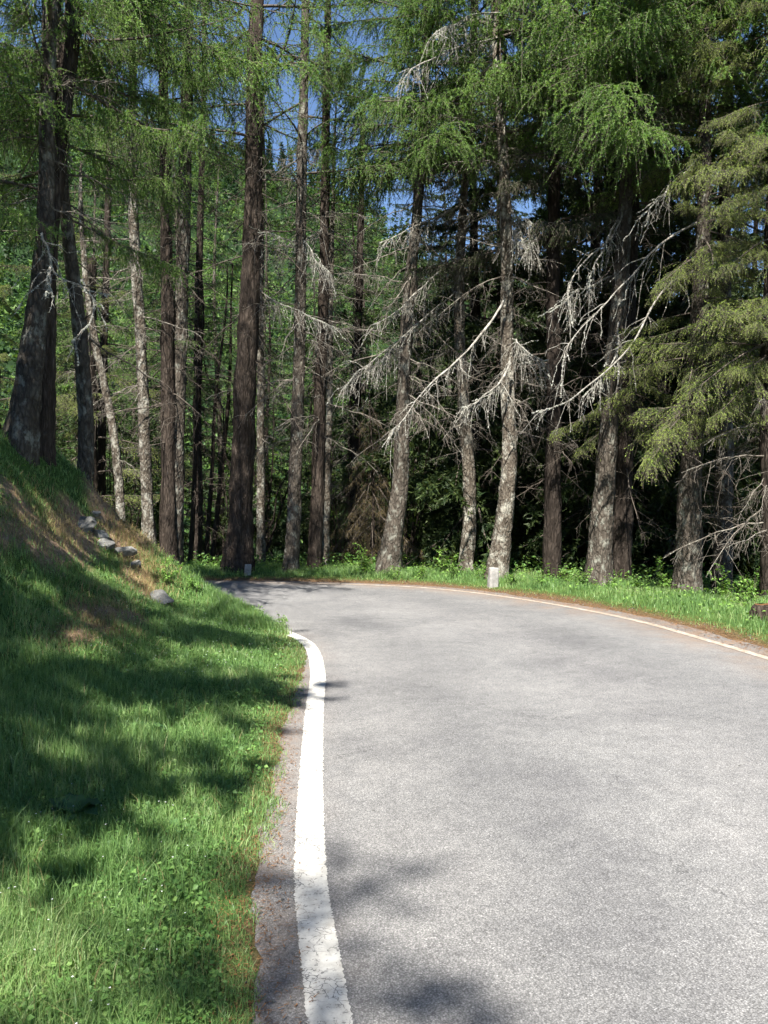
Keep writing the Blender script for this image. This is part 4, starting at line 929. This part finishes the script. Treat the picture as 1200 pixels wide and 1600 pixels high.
# broad little weed leaves among the near grass, in patches
x, y, d = spots_left(30000, r); k = (wob(x, y, 3.1, 3) + .4 * r.normal(size=len(x)) > -.25) & (d > .12); x, y = x[k], y[k]; n = len(x)
o = np.stack([x, y, hgt(x, y) + r.uniform(.012, .06, n)], 1); ln = r.uniform(.008, .026, n) * np.interp(y, [2, 4, 12], [1, 1.15, 1.8])
V, Fc = leaves(o, unit(r.normal(size=(n, 3)) * np.array((1, 1, .25))), unit(r.normal(size=(n, 3)) * .38 + np.array((0, 0, 1.0))), ln, ln * .8)
tag(link('weeds', Geo().add(V, Fc, 0, r.uniform(0, 1, n).repeat(5)).mesh('bank_weeds', [M['weed']], attr=True)), 'small round-leaved weeds among the bank grass', 'weeds', kind='stuff')
def flowers(n, material, box, name, lb, size):
    x = r.uniform(box[0], box[1], n); y = r.uniform(box[2], box[3], n); d = bil(d_in, x, y); k = d > .15; x, y = x[k], y[k]; n = len(x)
    o = np.stack([x, y, hgt(x, y) + r.uniform(.05, .11, n)], 1); g = Geo()
    for i in range(5):
        a = i * 2 * PI / 5 + r.uniform(0, 6, n); D = np.stack([np.cos(a), np.sin(a), .25 + 0 * a], 1); L = np.full(n, size)
        V, Fc = leaves(o, unit(D), np.array((0, 0, 1.0)) + 0 * D, L, L * .7); g.add(V, Fc)
    tag(link(name, g.mesh(name, [material])), lb, 'flowers', kind='stuff')
flowers(170, M['petal'], (-2.9, -.9, 6.5, 10), 'white_flowers', 'tiny white flowers in the sunlit grass', .008)
flowers(60, M['petal'], (-1.6, -.7, 2.2, 4.2), 'white_flowers', 'tiny white flowers in the near grass', .005)
flowers(12, M['yellow'], (-1.9, -1.0, 7.5, 10.4), 'yellow_flowers', 'yellow flowers at the grass edge', .010)
# needle litter along both edges of the asphalt
def needle_litter():
    g = Geo()
    for P, N, sg, lo, hi, n, ymin in ((INNER, NI, 1, .03, .42, 15000, 1.5), (OUTER, NO, -1, -.1, .75, 16000, 5)):
        Pr = resample(P, 900); Nr = normals(Pr); k = (Pr[:, 1] > ymin) & (Pr[:, 0] > -6); Pr, Nr = Pr[k], Nr[k]
        i = r.integers(0, len(Pr), n); w = lo + (hi - lo) * r.beta(2.6, 1.6, n); p = Pr[i] + Nr[i] * (sg * w)[:, None] + r.normal(size=(n, 2)) * .03
        z = np.maximum(hgt(p[:, 0], p[:, 1]), .004) + .004 + r.uniform(0, .008, n)
        a = r.uniform(0, 6.28, n); D = unit(np.stack([np.cos(a), np.sin(a), r.normal(size=n) * .15], 1)); ln = r.uniform(.012, .03, n) * (1 if sg > 0 else 1.7)
        S = np.stack([-D[:, 1], D[:, 0], 0 * a], 1); o = np.stack([p[:, 0], p[:, 1], z], 1)
        V = np.stack([o - S * ln[:, None] * .1, o + S * ln[:, None] * .1, o + D * ln[:, None]], 1).reshape(-1, 3); g.add(V, np.arange(len(V)).reshape(-1, 3), 0, r.uniform(0, 1, n).repeat(3))
    tag(link('needle_litter', g.mesh('needle_litter', [M['litter']], attr=True)), 'brown needle litter along the asphalt edges', 'litter', kind='stuff')
needle_litter()

def gravel():
    r = np.random.default_rng(91); g = Geo(); oc = np.array([(1, 0, 0), (-1, 0, 0), (0, 1, 0), (0, -1, 0), (0, 0, 1), (0, 0, -1)], float)
    fc = np.array([(0, 2, 4), (2, 1, 4), (1, 3, 4), (3, 0, 4), (2, 0, 5), (1, 2, 5), (3, 1, 5), (0, 3, 5)])
    for P, N, sg, lo, hi, n, ymin, sz in ((INNER, NI, 1, .08, .40, 700, 1.5, .006), (OUTER, NO, -1, .05, .6, 700, 5, .012), (INNER, NI, -1, .1, 3.6, 160, 2, .005)):
        Pr = resample(P, 900); Nr = normals(Pr); k = (Pr[:, 1] > ymin) & (Pr[:, 0] > -3); Pr, Nr = Pr[k], Nr[k]
        i = r.integers(0, len(Pr), n); p = Pr[i] + Nr[i] * (sg * r.uniform(lo, hi, n))[:, None]
        z = np.maximum(hgt(p[:, 0], p[:, 1]), .005); S = sz * r.uniform(.35, 1.3, (n, 1, 1)) ** 1.5 * r.uniform(.6, 1.2, (n, 1, 3)) * np.array((1, 1, .6))
        V = (oc[None] + r.normal(size=(n, 6, 3)) * .2) * S + np.stack([p[:, 0], p[:, 1], z + .002], 1)[:, None]
        g.add(V.reshape(-1, 3), (fc[None] + np.arange(n)[:, None, None] * 6).reshape(-1, 3))
    tag(link('gravel', g.mesh('gravel', [M['rock']])), 'loose grit and small stones along the asphalt edges', 'gravel', kind='stuff')
gravel()
